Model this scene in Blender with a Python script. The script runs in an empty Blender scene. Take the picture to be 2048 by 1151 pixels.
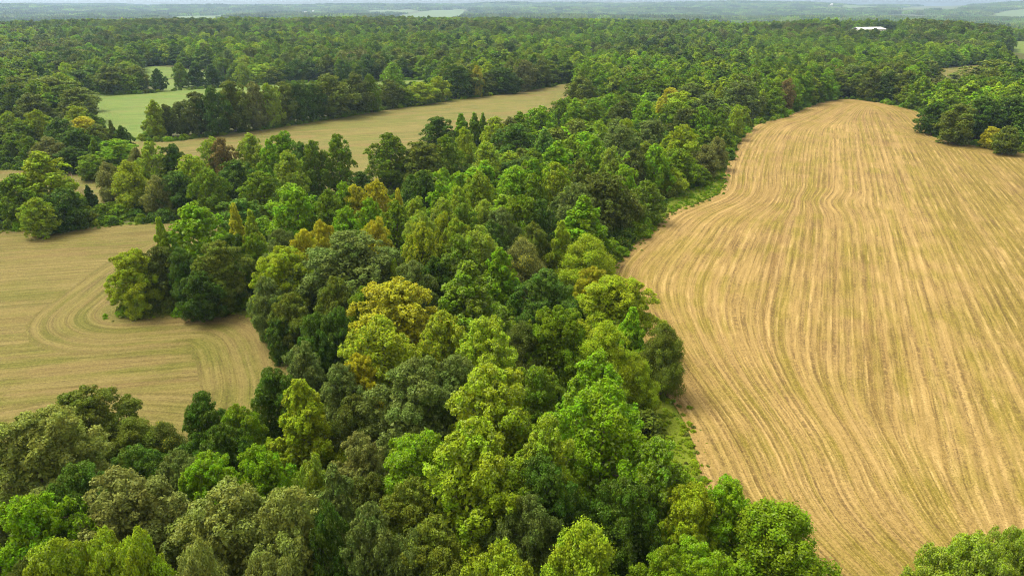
import bpy, math, random
import numpy as np
from mathutils import Vector

# ---------------------------------------------------------------- camera, sky, sun, exposure
S = bpy.context.scene
COL = S.collection
CAM_H, FPX, HZN = 62.0, 1409.0, 6.0            # height above the fields (m), focal length and eye level of a 2048 px wide frame
PITCH = math.atan((575.5 - HZN) / FPX)
cam_data = bpy.data.cameras.new('camera')
cam_data.sensor_width = 36.0
cam_data.lens = 36.0 * FPX / 2048.0
cam_data.clip_start, cam_data.clip_end = 1.0, 40000.0
cam = bpy.data.objects.new('camera', cam_data)
COL.objects.link(cam)
cam.location = (0, 0, CAM_H)
cam.rotation_euler = (math.pi / 2 - PITCH, 0, 0)
S.camera = cam

SUN_EL, SUN_AZ = math.radians(60), math.radians(-62)     # azimuth from +Y, clockwise
world = bpy.data.worlds.new('World')
S.world = world
world.use_nodes = True
wn = world.node_tree
wn.nodes.clear()
sky = wn.nodes.new('ShaderNodeTexSky')
sky.sky_type = 'NISHITA'
sky.sun_disc = False
sky.sun_elevation = SUN_EL
sky.sun_rotation = SUN_AZ
sky.air_density, sky.dust_density, sky.ozone_density = 1.0, 4.0, 1.0
hsv = wn.nodes.new('ShaderNodeHueSaturation')
hsv.inputs['Saturation'].default_value = 0.12            # thin overcast
bg = wn.nodes.new('ShaderNodeBackground')
bg.inputs['Strength'].default_value = 0.12
wo = wn.nodes.new('ShaderNodeOutputWorld')
wn.links.new(sky.outputs[0], hsv.inputs['Color'])
warm = wn.nodes.new('ShaderNodeMix')                     # milky cloud, warm white balance
warm.data_type, warm.blend_type = 'RGBA', 'MULTIPLY'
warm.inputs[0].default_value = 1.0
warm.inputs[7].default_value = (1.04, 0.98, 0.86, 1.0)
wn.links.new(hsv.outputs[0], warm.inputs[6])
wn.links.new(warm.outputs[2], bg.inputs['Color'])
wn.links.new(bg.outputs[0], wo.inputs['Surface'])

sun_data = bpy.data.lights.new('sun', 'SUN')
sun_data.energy = 1.3
sun_data.angle = math.radians(28)
sun_data.color = (1.0, 0.92, 0.76)
sun = bpy.data.objects.new('sun', sun_data)
COL.objects.link(sun)
sd = Vector((math.sin(SUN_AZ) * math.cos(SUN_EL), math.cos(SUN_AZ) * math.cos(SUN_EL), math.sin(SUN_EL)))
sun.rotation_euler = (-sd).to_track_quat('-Z', 'Y').to_euler()
sun.location = (0, 0, 300)

S.view_settings.view_transform = 'Standard'
S.view_settings.look = 'None'
S.view_settings.gamma = 1.0
S.view_settings.exposure = 1.75
S.view_settings.use_curve_mapping = False
S.cycles.max_bounces = 5
S.cycles.diffuse_bounces = 2
S.cycles.glossy_bounces = 1
S.cycles.transmission_bounces = 3
S.cycles.transparent_max_bounces = 4
S.cycles.volume_bounces = 0
S.cycles.use_denoising = True
S.cycles.denoising_prefilter = 'NONE'
S.cycles.filter_width = 1.05

HAZE_DENSITY = 0.62e-4

# ---------------------------------------------------------------- helpers
cp, sp = math.cos(PITCH), math.sin(PITCH)


def ray(px, py):
    """World direction (per unit of depth) through a pixel of the 2048 x 1151 frame."""
    a, b = (px - 1024.0) / FPX, (575.5 - py) / FPX
    return np.array([a, cp + b * sp, -sp + b * cp])


def at(px, py, z=0.0):
    d = ray(px, py)
    t = (z - CAM_H) / d[2]
    return np.array([d[0] * t, d[1] * t, z])


def to_px(x, y, z):
    dz = z - CAM_H
    depth = y * cp - dz * sp
    return 1024.0 + FPX * x / depth, 575.5 - FPX * (y * sp + dz * cp) / depth, depth


def hash2(ix, iy, k):
    h = np.sin(ix * 127.1 + iy * 311.7 + k * 74.7) * 43758.5453
    return h - np.floor(h)


def vnoise(x, y, k=0):
    ix, iy = np.floor(x), np.floor(y)
    fx, fy = x - ix, y - iy
    fx, fy = fx * fx * (3 - 2 * fx), fy * fy * (3 - 2 * fy)
    a, b = hash2(ix, iy, k), hash2(ix + 1, iy, k)
    c, d = hash2(ix, iy + 1, k), hash2(ix + 1, iy + 1, k)
    return (a * (1 - fx) + b * fx) * (1 - fy) + (c * (1 - fx) + d * fx) * fy - 0.5


def smooth(a, b, x):
    t = np.clip((x - a) / (b - a), 0, 1)
    return t * t * (3 - 2 * t)


def terrain(x, y):
    x, y = np.asarray(x, float), np.asarray(y, float)
    d = np.hypot(x, y)
    az = np.arctan2(x, np.maximum(y, 1.0))
    crest = 1560 - 330 * smooth(0.05, 0.32, az)
    z = 13.0 * smooth(700, 1500, d) * smooth(0.36, 0.0, az)
    z = z + 23.0 * np.exp(-((x - 640) ** 2 + (y - 1360) ** 2) / (2 * 210.0 ** 2))
    z = z + (9.0 * vnoise(x / 300 + 3, y / 150 + 1, 17) + 4.0 * vnoise(x / 110, y / 90, 18)) * smooth(560, 900, d) * smooth(2300, 1700, d)
    z = z - 42.0 * smooth(crest, crest + 900, d)
    z = z + (30.0 * vnoise(x / 1500 + 7, y / 620, 3) + 8.0 * vnoise(x / 500, y / 300, 33)) * smooth(1900, 2900, d)
    hills = (64 + 40 * smooth(-0.25, 0.25, az)) * smooth(5400, 9000, d)
    hills = hills * (0.82 + 0.5 * vnoise(x / 2100, y / 2600, 5) + 0.22 * vnoise(x / 700, y / 1500, 9))
    return z + hills


def march(px, py, d0, d1):
    """First point of the land between two distances that shows at a pixel."""
    r_ = ray(px, py)
    k = np.hypot(r_[0], r_[1])
    D = np.linspace(d0, d1, 3000)
    X, Y, Z = r_[0] / k * D, r_[1] / k * D, CAM_H + r_[2] / k * D
    hit = np.nonzero(terrain(X, Y) >= Z)[0]
    i = hit[0] if len(hit) else int(np.argmin(Z - terrain(X, Y)))
    return X[i], Y[i], float(terrain(X[i], Y[i]))


def catmull(pts, n=6, closed=True):
    P = np.asarray(pts, float)
    out = []
    m = len(P)
    for i in range(m if closed else m - 1):
        p0 = P[(i - 1) % m] if closed or i > 0 else P[i]
        p1, p2 = P[i], P[(i + 1) % m]
        p3 = P[(i + 2) % m] if closed or i + 2 < m else p2
        for k in range(n):
            t = k / n
            out.append(0.5 * ((2 * p1) + (-p0 + p2) * t + (2 * p0 - 5 * p1 + 4 * p2 - p3) * t * t + (-p0 + 3 * p1 - 3 * p2 + p3) * t ** 3))
    if not closed:
        out.append(P[-1])
    return np.array(out)


def inside(poly, x, y):
    r = np.zeros(x.shape, bool)
    n = len(poly)
    for i in range(n):
        x1, y1 = poly[i]
        x2, y2 = poly[(i + 1) % n]
        if y1 == y2:
            continue
        c = (y1 > y) != (y2 > y)
        r ^= c & (x < (x2 - x1) * (y - y1) / (y2 - y1) + x1)
    return r


def edge_dist(poly, x, y, closed=True):
    """Distance to a polyline, the nearest point on it and the length along it there."""
    best = np.full(x.shape, 1e18)
    bx, by, bs = np.zeros(x.shape), np.zeros(x.shape), np.zeros(x.shape)
    s0 = 0.0
    n = len(poly)
    for i in range(n if closed else n - 1):
        x1, y1 = poly[i]
        x2, y2 = poly[(i + 1) % n]
        dx, dy = x2 - x1, y2 - y1
        L2 = dx * dx + dy * dy
        if L2 < 1e-9:
            continue
        t = np.clip(((x - x1) * dx + (y - y1) * dy) / L2, 0, 1)
        qx, qy = x1 + t * dx, y1 + t * dy
        d = (x - qx) ** 2 + (y - qy) ** 2
        m = d < best
        best = np.where(m, d, best)
        bx, by = np.where(m, qx, bx), np.where(m, qy, by)
        L = math.sqrt(L2)
        bs = np.where(m, s0 + t * L, bs)
        s0 += L
    return np.sqrt(best), bx, by, bs


def new_mesh(name, V, F, mat, face_attr=None, vert_attr=None, smooth_shade=False):
    """V (n,3), F (m,k) with one k."""
    V = np.asarray(V, np.float32)
    F = np.asarray(F, np.int32)
    me = bpy.data.meshes.new(name)
    k = F.shape[1]
    me.vertices.add(len(V))
    me.vertices.foreach_set('co', V.ravel())
    me.loops.add(F.size)
    me.loops.foreach_set('vertex_index', F.ravel())
    me.polygons.add(len(F))
    me.polygons.foreach_set('loop_start', np.arange(0, F.size, k, dtype=np.int32))
    me.polygons.foreach_set('use_smooth', np.full(len(F), smooth_shade))
    for dom, attrs in (('FACE', face_attr), ('POINT', vert_attr)):
        for an, v in (attrs or {}).items():
            a = me.attributes.new(an, 'FLOAT', dom)
            a.data.foreach_set('value', np.asarray(v, np.float32))
    me.update(calc_edges=True)
    me.validate()
    if mat:
        me.materials.append(mat)
    return me


def link(name, data, parent=None, **props):
    o = bpy.data.objects.new(name, data)
    COL.objects.link(o)
    if parent is not None:
        o.parent = parent
    for k, v in props.items():
        o[k] = v
    return o


class NT:
    """Small wrapper for building node trees."""

    def __init__(self, mat):
        mat.use_nodes = True
        self.t = mat.node_tree
        self.t.nodes.clear()
        self.out = self.t.nodes.new('ShaderNodeOutputMaterial')

    def n(self, kind, **kw):
        nd = self.t.nodes.new(kind)
        for k, v in kw.items():
            setattr(nd, k, v)
        return nd

    def l(self, a, b):
        self.t.links.new(a, b)

    def put(self, sock, v):
        if hasattr(v, 'is_output'):
            self.l(v, sock)
        else:
            sock.default_value = v

    def math(self, op, a, b=0.0, clamp=False):
        nd = self.n('ShaderNodeMath', operation=op, use_clamp=clamp)
        self.put(nd.inputs[0], a)
        self.put(nd.inputs[1], b)
        return nd.outputs[0]

    def mix(self, f, a, b, mode='MIX'):
        nd = self.n('ShaderNodeMix', data_type='RGBA', blend_type=mode)
        self.put(nd.inputs[0], f)
        self.put(nd.inputs[6], a if hasattr(a, 'is_output') else (*a, 1.0)[:4])
        self.put(nd.inputs[7], b if hasattr(b, 'is_output') else (*b, 1.0)[:4])
        return nd.outputs[2]

    def attr(self, name, kind='GEOMETRY'):
        return self.n('ShaderNodeAttribute', attribute_name=name, attribute_type=kind)

    def noise(self, vec, scale, detail=4.0, rough=0.55):
        nd = self.n('ShaderNodeTexNoise')
        nd.inputs['Scale'].default_value = scale
        nd.inputs['Detail'].default_value = detail
        nd.inputs['Roughness'].default_value = rough
        if vec is not None:
            self.l(vec, nd.inputs['Vector'])
        return nd.outputs['Fac']

    def ramp(self, f, a, b):
        nd = self.n('ShaderNodeMapRange')
        self.put(nd.inputs['Value'], f)
        nd.inputs['From Min'].default_value = a
        nd.inputs['From Max'].default_value = b
        return nd.outputs['Result']

    def bsdf(self, color, rough=0.8, spec=0.2, normal=None):
        b = self.n('ShaderNodeBsdfPrincipled')
        self.put(b.inputs['Base Color'], color if hasattr(color, 'is_output') else (*color, 1.0)[:4])
        self.put(b.inputs['Roughness'], rough)
        b.inputs['Specular IOR Level'].default_value = spec
        if normal is not None:
            self.l(normal, b.inputs['Normal'])
        return b.outputs[0]

    def bump(self, h, strength=0.5, dist=0.1):
        b = self.n('ShaderNodeBump')
        b.inputs['Strength'].default_value = strength
        b.inputs['Distance'].default_value = dist
        self.l(h, b.inputs['Height'])
        return b.outputs[0]


# ---------------------------------------------------------------- materials
def leaf_material(name, source):
    """Leaves: colour of the tree, its share of turned leaves and of pale undersides come with each tree."""
    m = bpy.data.materials.new(name)
    t = NT(m)
    base = t.attr('tint', source).outputs['Color']
    turn = t.attr('turn', source).outputs['Fac']
    pale = t.attr('pale', source).outputs['Fac']
    turned = t.attr('turned', source).outputs['Color']
    rnd = t.attr('rnd').outputs['Fac']
    spray = t.attr('spray').outputs['Fac']
    v = t.math('ADD', 0.62, t.math('ADD', t.math('MULTIPLY', rnd, 0.45), t.math('MULTIPLY', spray, 0.34)))
    vc = t.n('ShaderNodeCombineXYZ')
    for i in range(3):
        t.l(v, vc.inputs[i])
    c = t.mix(1.0, base, vc.outputs[0], 'MULTIPLY')
    hv = t.n('ShaderNodeHueSaturation')
    t.l(t.math('ADD', 0.473, t.math('MULTIPLY', spray, 0.042)), hv.inputs['Hue'])
    t.l(c, hv.inputs['Color'])
    c = hv.outputs[0]
    score = t.math('ADD', t.math('MULTIPLY', rnd, 0.55), t.math('MULTIPLY', spray, 0.45))
    f = t.math('MULTIPLY', t.math('SUBTRACT', t.math('ADD', turn, score), 1.0), 5.0, True)
    c = t.mix(f, c, turned)
    rp = t.math('FRACT', t.math('MULTIPLY', rnd, 7.31))
    fp = t.math('MULTIPLY', t.math('LESS_THAN', rp, pale), 0.42)
    c = t.mix(fp, c, (0.27, 0.34, 0.12))
    b = t.bsdf(c, 0.7, 0.05)
    tr = t.n('ShaderNodeBsdfTranslucent')
    t.l(c, tr.inputs['Color'])
    mx = t.n('ShaderNodeMixShader')
    mx.inputs[0].default_value = 0.32
    t.l(b, mx.inputs[1])
    t.l(tr.outputs[0], mx.inputs[2])
    t.l(mx.outputs[0], t.out.inputs['Surface'])
    return m


M_LEAF = leaf_material('leaves', 'OBJECT')
M_LEAF_WOOD = leaf_material('wood_leaves', 'INSTANCER')


def make_bark():
    m = bpy.data.materials.new('bark')
    t = NT(m)
    co = t.n('ShaderNodeTexCoord').outputs['Object']
    n = t.noise(co, 9.0, 5)
    c = t.mix(n, (0.05, 0.038, 0.028), (0.20, 0.16, 0.12))
    t.l(t.bsdf(c, 0.9, 0.1, t.bump(n, 0.6, 0.05)), t.out.inputs['Surface'])
    return m


M_BARK = make_bark()


def field_material(name, straw, stub, bare, green, rowscale, greenness, clump=1.0, bump=0.6, LINE_D=0.75):
    """Mown or cut field: bands along the mower's passes (row_u across, row_v along), chaff and stubble clumps."""
    m = bpy.data.materials.new(name)
    t = NT(m)
    u, v = t.attr('row_u').outputs['Fac'], t.attr('row_v').outputs['Fac']
    pos = t.n('ShaderNodeNewGeometry').outputs['Position']

    def rows(su, sv, detail=3.0):
        cv = t.n('ShaderNodeCombineXYZ')
        t.l(t.math('MULTIPLY', u, su), cv.inputs[0])
        t.l(t.math('MULTIPLY', v, sv), cv.inputs[1])
        return t.noise(cv.outputs[0], 1.0, detail, 0.6)
    wide = rows(0.14 * rowscale, 0.003)
    mid = rows(0.55 * rowscale, 0.006, 2)
    fine = rows(1.15 * rowscale, 0.022, 3)
    thin = rows(2.6 * rowscale, 0.10, 3)
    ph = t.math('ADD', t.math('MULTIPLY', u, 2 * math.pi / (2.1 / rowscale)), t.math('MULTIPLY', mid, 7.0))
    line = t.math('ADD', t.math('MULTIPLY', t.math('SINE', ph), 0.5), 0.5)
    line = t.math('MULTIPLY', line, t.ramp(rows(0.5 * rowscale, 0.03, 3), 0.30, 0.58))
    clumps = t.noise(pos, 1.3 * clump, 6, 0.72)
    grain = t.noise(pos, 3.6 * clump, 4, 0.75)
    big = t.noise(pos, 0.018, 4, 0.55)
    patch = t.noise(pos, 0.07, 4, 0.6)
    c = t.mix(t.ramp(t.math('ADD', t.math('MULTIPLY', mid, 0.7), t.math('MULTIPLY', clumps, 0.35)), 0.40, 0.66), straw, stub)
    c = t.mix(t.math('MULTIPLY', t.ramp(t.math('ADD', t.math('MULTIPLY', wide, 0.6), t.math('MULTIPLY', big, 0.4)), 0.50, 0.64), 0.75), c, bare)
    gf = t.ramp(t.math('ADD', t.math('MULTIPLY', rows(0.30 * rowscale, 0.005), 0.55), t.math('ADD', t.math('MULTIPLY', patch, 0.45), t.math('MULTIPLY', t.attr('lush').outputs['Fac'], 0.10))), 0.62 - greenness, 0.76 - greenness)
    c = t.mix(t.math('MULTIPLY', t.math('MAXIMUM', gf, 0.0, True), 0.8, True), c, green)
    lush = t.attr('lush').outputs['Fac']
    c = t.mix(t.math('MULTIPLY', t.math('MULTIPLY', t.math('POWER', lush, 2.5), t.ramp(t.math('ADD', t.math('MULTIPLY', wide, 0.5), t.math('MULTIPLY', patch, 0.5)), 0.30, 0.52), True), 0.8, True), c, [(a_ + b_) * 0.5 for a_, b_ in zip(bare, green)])
    dark = t.ramp(t.math('ADD', t.math('MULTIPLY', t.math('ADD', fine, thin), 0.27), t.math('MULTIPLY', grain, 0.46)), 0.39, 0.50)
    c = t.mix(t.math('MULTIPLY', t.math('SUBTRACT', 1.0, dark, True), 0.75), c, [x * 0.40 for x in bare])
    light = t.ramp(t.math('ADD', t.math('MULTIPLY', grain, 0.55), t.math('MULTIPLY', t.math('ADD', fine, thin), 0.22)), 0.50, 0.62)
    c = t.mix(t.math('MULTIPLY', t.math('MAXIMUM', light, 0.0, True), 0.6, True), c, [min(0.72, x * 1.35) for x in straw])
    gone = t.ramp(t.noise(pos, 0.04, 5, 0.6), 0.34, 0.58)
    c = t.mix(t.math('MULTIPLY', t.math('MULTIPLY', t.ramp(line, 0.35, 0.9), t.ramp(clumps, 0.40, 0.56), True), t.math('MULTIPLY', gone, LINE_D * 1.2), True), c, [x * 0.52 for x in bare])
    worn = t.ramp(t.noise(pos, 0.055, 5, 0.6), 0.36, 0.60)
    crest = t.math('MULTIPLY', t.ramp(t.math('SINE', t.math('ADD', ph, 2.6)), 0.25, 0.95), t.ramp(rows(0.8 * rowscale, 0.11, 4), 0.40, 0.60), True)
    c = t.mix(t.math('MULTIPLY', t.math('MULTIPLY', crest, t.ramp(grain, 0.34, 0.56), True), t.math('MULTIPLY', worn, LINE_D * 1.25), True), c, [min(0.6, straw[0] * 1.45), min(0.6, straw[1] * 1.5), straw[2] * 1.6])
    h = t.math('ADD', t.math('MULTIPLY', clumps, 0.6), t.math('ADD', t.math('MULTIPLY', grain, 0.35), t.math('MULTIPLY', fine, 0.6)))
    t.l(t.bsdf(c, 0.9, 0.1, t.bump(h, bump, 0.25)), t.out.inputs['Surface'])
    return m


M_STUBBLE = field_material('cut_stubble', (0.258, 0.178, 0.066), (0.163, 0.111, 0.031), (0.126, 0.076, 0.028), (0.128, 0.109, 0.009), 1.0, 0.125, LINE_D=0.6)
M_HAY = field_material('mown_hay', (0.146, 0.116, 0.039), (0.110, 0.094, 0.022), (0.115, 0.074, 0.030), (0.074, 0.084, 0.008), 1.1, 0.13, 0.9, 0.7, 0.24)
M_HAY2 = field_material('mown_meadow', (0.146, 0.120, 0.038), (0.112, 0.108, 0.026), (0.140, 0.088, 0.036), (0.078, 0.100, 0.014), 0.5, 0.14, 0.5, 0.4, 0.25)
M_PASTURE = field_material('pasture_grass', (0.108, 0.150, 0.028), (0.082, 0.132, 0.022), (0.130, 0.126, 0.036), (0.050, 0.118, 0.011), 0.5, 0.11, 0.5, 0.5, 0.2)
M_FAR = field_material('far_meadow', (0.085, 0.125, 0.045), (0.070, 0.115, 0.038), (0.110, 0.115, 0.055), (0.055, 0.110, 0.028), 0.2, 0.05, 0.2, 0.2, 0.1)


def ground_material():
    m = bpy.data.materials.new('woodland_floor')
    t = NT(m)
    pos = t.n('ShaderNodeNewGeometry').outputs['Position']
    n = t.noise(pos, 0.35, 6, 0.65)
    n2 = t.noise(pos, 2.5, 5, 0.65)
    c = t.mix(t.ramp(n, 0.35, 0.65), (0.050, 0.052, 0.016), (0.040, 0.072, 0.012))
    c = t.mix(t.math('MULTIPLY', n2, 0.6), c, (0.09, 0.07, 0.035))
    t.l(t.bsdf(c, 0.95, 0.1, t.bump(n2, 0.5, 0.3)), t.out.inputs['Surface'])
    return m


M_GROUND = ground_material()


def plain(name, col, rough=0.6, scale=2.0, amt=0.25):
    m = bpy.data.materials.new(name)
    t = NT(m)
    n = t.noise(t.n('ShaderNodeTexCoord').outputs['Object'], scale, 4)
    c = t.mix(t.math('MULTIPLY', n, amt), col, [x * 0.6 for x in col])
    t.l(t.bsdf(c, rough, 0.3), t.out.inputs['Surface'])
    return m


M_ROOF_WHITE = plain('white_sheet_roof', (0.62, 0.61, 0.60))
M_WALL_WHITE = plain('pale_wall', (0.72, 0.70, 0.66))
M_ROOF_GREY = plain('grey_roof', (0.30, 0.28, 0.27))
M_DARK = plain('dark_opening', (0.03, 0.03, 0.035))

# ---------------------------------------------------------------- setting: ground and fields


def build_ground():
    ang = np.linspace(-1.25, 1.25, 181)
    rad = np.concatenate([[0.0], np.geomspace(12, 11500, 230)])
    A, R = np.meshgrid(ang, rad)
    X, Y = R * np.sin(A), R * np.cos(A) - 20.0
    Z = terrain(X, Y)
    V = np.stack([X, Y, Z], -1).reshape(-1, 3)
    na = len(ang)
    i, j = np.meshgrid(np.arange(len(rad) - 1), np.arange(na - 1), indexing='ij')
    a = (i * na + j).ravel()
    F = np.stack([a, a + 1, a + na + 1, a + na], -1)[:, ::-1]
    link('ground', new_mesh('ground', V, F, M_GROUND, smooth_shade=True), kind='structure')


build_ground()


def G(pts, z=0.0):
    return [at(x, y, z)[:2] for x, y in pts]


STUBBLE = catmull(G([(1690, 199), (1640, 206), (1600, 222), (1560, 238), (1515, 250), (1482, 278), (1462, 310), (1448, 345), (1440, 384), (1400, 404), (1340, 425),
                     (1300, 462), (1250, 506), (1215, 548), (1222, 600), (1260, 680), (1308, 765), (1345, 805), (1384, 880), (1396, 940), (1408, 1000), (1440, 1080), (1500, 1170), (1590, 1235),
                     (1700, 1260), (1850, 1225), (2050, 1180), (2350, 1120), (2700, 900), (2800, 600), (2500, 390),
                     (2250, 330), (2048, 306), (1960, 294), (1895, 282), (1856, 268), (1850, 250), (1862, 236), (1835, 224), (1780, 210), (1730, 202)]), 5)
HAY = catmull(G([(-500, 520), (-200, 484), (0, 465), (150, 457), (310, 447), (480, 437), (640, 438), (760, 428), (830, 402), (800, 398), (720, 414), (660, 440), (600, 462), (480, 470), (400, 500), (320, 545),
                 (255, 600), (232, 626), (262, 636), (330, 632), (440, 626), (500, 634), (540, 655), (566, 690), (590, 760), (580, 840), (520, 880), (430, 905), (330, 900),
                 (200, 890), (80, 900), (-100, 930), (-500, 960), (-800, 760)]), 5)
MEADOW = catmull(G([(262, 284), (340, 284), (430, 273), (600, 249), (740, 226), (880, 205), (1000, 189), (1090, 176), (1142, 167), (1150, 180), (1128, 205), (1060, 250), (960, 290),
                    (880, 318), (800, 350), (745, 385), (690, 405), (600, 392), (480, 380), (330, 385), (230, 420), (150, 420), (60, 400), (-60, 395), (-120, 370), (-40, 345), (60, 340), (150, 346),
                    (230, 330), (262, 305)]), 5)
PASTURE = catmull(G([(168, 192), (230, 190), (298, 187), (345, 182), (420, 177), (500, 171), (620, 166), (720, 164), (850, 160), (870, 164), (760, 178), (660, 198), (560, 220), (440, 246), (350, 262), (290, 272), (276, 283), (255, 290), (220, 262), (196, 235)]), 5)
BACKFIELD = catmull(G([(285, 143), (350, 143), (430, 149), (470, 156), (440, 172), (400, 176), (345, 181), (318, 184), (300, 170)]), 5)
GAPFIELD = catmull(G([(1870, 142), (1960, 136), (1975, 140), (1955, 150), (1890, 152)]), 5)
GAPFIELD2 = catmull(G([(2020, 92), (2120, 86), (2150, 104), (2040, 112), (2024, 108)]), 5)

STUBBLE_EDGE = catmull(G([(1690, 199), (1640, 206), (1600, 222), (1560, 238), (1515, 250), (1482, 278), (1462, 310), (1448, 345), (1440, 384), (1400, 404), (1340, 425),
                        (1300, 462), (1250, 506), (1215, 548), (1222, 600), (1260, 680), (1308, 765), (1345, 805), (1384, 880), (1410, 960), (1480, 1080), (1620, 1230), (1900, 1500)]), 5, False)
STUBBLE_FAR = catmull(G([(1650, 205), (1690, 199), (1740, 203), (1800, 218), (1850, 258), (1900, 284), (2048, 306), (2250, 330)]), 5, False)
GRASS = catmull(G([(1300, 464), (1340, 427), (1400, 406), (1440, 386), (1450, 345), (1432, 338), (1405, 368), (1350, 392), (1295, 440)]), 4)
SCRUB = catmull(G([(1262, 690), (1306, 768), (1343, 808), (1382, 882), (1394, 945), (1360, 960), (1318, 900), (1280, 800), (1250, 720)]), 4)
FIELDS = [STUBBLE, HAY, MEADOW, PASTURE, BACKFIELD, GAPFIELD, GAPFIELD2, GRASS, SCRUB]


def field(name, poly, mat, lift, step, headland, dirang, rmax=700, wob=0.0, ridge=0.0, pitch_m=2.8, along=None, far_edge=None):
    """One field as a sheet on a grid that is finer near the drone; outer passes follow the boundary, the inner ones run straight."""
    c = math.cos
    dmin = max(40.0, np.hypot(poly[:, 0], poly[:, 1]).min() - 5)
    dmax = min(rmax, np.hypot(poly[:, 0], poly[:, 1]).max() + 5)
    az = np.arctan2(poly[:, 0], poly[:, 1])
    a0, a1 = max(az.min() - .02, -0.95), min(az.max() + .02, 0.95)
    nr, na = int(math.log(dmax / dmin) / step) + 2, int((a1 - a0) / step) + 2
    A, R = np.meshgrid(np.linspace(a0, a1, na), np.geomspace(dmin, dmax, nr))
    X, Y = R * np.sin(A), R * np.cos(A)
    sh = X.shape
    X, Y = X.ravel(), Y.ravel()
    ins = inside(poly, X, Y)
    I = ins.reshape(sh)
    keep = (I[:-1, :-1] | I[1:, :-1] | I[:-1, 1:] | I[1:, 1:])
    i, j = np.nonzero(keep)
    a = i * sh[1] + j
    F = np.stack([a, a + sh[1], a + sh[1] + 1, a + 1], -1)[:, ::1]
    used = np.unique(F)
    remap = np.full(X.size, -1)
    remap[used] = np.arange(len(used))
    F = remap[F]
    x, y, inn = X[used], Y[used], ins[used]
    d, qx, qy, s = edge_dist(poly, x, y)
    x, y = np.where(inn, x, qx), np.where(inn, y, qy)
    d = np.where(inn, d, 0.0)
    u = x * c(dirang) - y * math.sin(dirang)
    v = x * math.sin(dirang) + y * c(dirang)
    hl = headland * (1 + 0.35 * vnoise(x / 30, y / 30, 11))
    if along is None:
        m = d < hl
        ru, rv = np.where(m, d, u + 300.0), np.where(m, s, v)
    else:                                   # rows bend with the wood's edge and straighten out across the field
        eu = along[:, 0] * c(dirang) - along[:, 1] * math.sin(dirang)
        ev = along[:, 0] * math.sin(dirang) + along[:, 1] * c(dirang)
        o = np.argsort(ev)
        g = np.interp(v, ev[o], eu[o])
        kern = np.linspace(ev.min(), ev.max(), 400)
        gs = np.convolve(np.pad(np.interp(kern, ev[o], eu[o]), 16, mode='edge'), np.hanning(35)[1:-1] / np.hanning(35).sum(), 'valid')
        g = np.interp(v, kern, gs)
        relu = u - g
        w_ = smooth(3, 40, relu)
        ru, rv = relu * (1 - w_) + (u - gs.min()) * w_, v
        for (qx_, qy_), amp, sg in ((at(1635, 402)[:2], 3.5, 9.0), (at(1690, 1010)[:2], 4.0, 7.0)):   # where the machine turned
            ru = ru + amp * np.exp(-((x - qx_) ** 2 + (y - qy_) ** 2) / (2 * sg * sg))
        dt, _, _, st = edge_dist(far_edge, x, y, False)
        m = dt < hl
        ru, rv = np.where(m, dt + 500.0, ru), np.where(m, st, rv)
    ru = ru + wob * vnoise(x / 60, y / 60, 2) + 0.15 * vnoise(x / 5, y / 5, 4)
    tier = 0.5 + 0.5 * np.cos(2 * np.pi * ru / pitch_m)
    fade = smooth(260, 120, np.hypot(x, y)) * smooth(0, 2.0, d)
    z = terrain(x, y) + lift + ridge * fade * (tier * (0.6 + vnoise(x / 3, y / 3, 6)) + 0.9 * vnoise(x / .9, y / .9, 8))
    V = np.stack([x, y, z], -1)
    uq = [q[0] * c(dirang) - q[1] * math.sin(dirang) for q in (at(1835, 340), at(1990, 690))]
    lush = (0.25 + 0.30 * smooth(-0.1, 1.0, (u - u.min()) / np.ptp(u)) + 0.42 * smooth(-1, 5, u - np.interp(v, [at(1990, 690)[1], at(1835, 340)[1]], uq[::-1]) + 3 * vnoise(x / 9, y / 9, 71))) if along is not None else np.full(len(x), 0.35)
    me = new_mesh(name, V, F, mat, vert_attr={'row_u': ru, 'row_v': rv, 'lush': lush}, smooth_shade=True)
    if me.polygons[0].normal.z < 0:
        me.flip_normals()
    return link(name, me, kind='structure')


field('stubble_field', STUBBLE, M_STUBBLE, 0.16, 0.0034, 14, math.radians(23), 620, 0.5, 0.18, along=STUBBLE_EDGE, far_edge=STUBBLE_FAR)
field('hay_field', HAY, M_HAY, 0.16, 0.0036, 16, math.radians(78), 480, 1.4, 0.12, 2.2)
field('meadow', MEADOW, M_HAY2, 0.14, 0.009, 12, math.radians(70), 700, 3.0)
field('pasture', PASTURE, M_PASTURE, 0.10, 0.009, 8, math.radians(75), 900, 4.0)
field('back_field', BACKFIELD, M_PASTURE, 0.06, 0.008, 8, math.radians(75), 1000, 4.0)
field('gap_field', GAPFIELD, M_HAY2, 0.06, 0.006, 8, math.radians(60), 1200, 4.0)
field('side_field', GAPFIELD2, M_PASTURE, 0.06, 0.006, 8, math.radians(60), 1500, 4.0)



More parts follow.
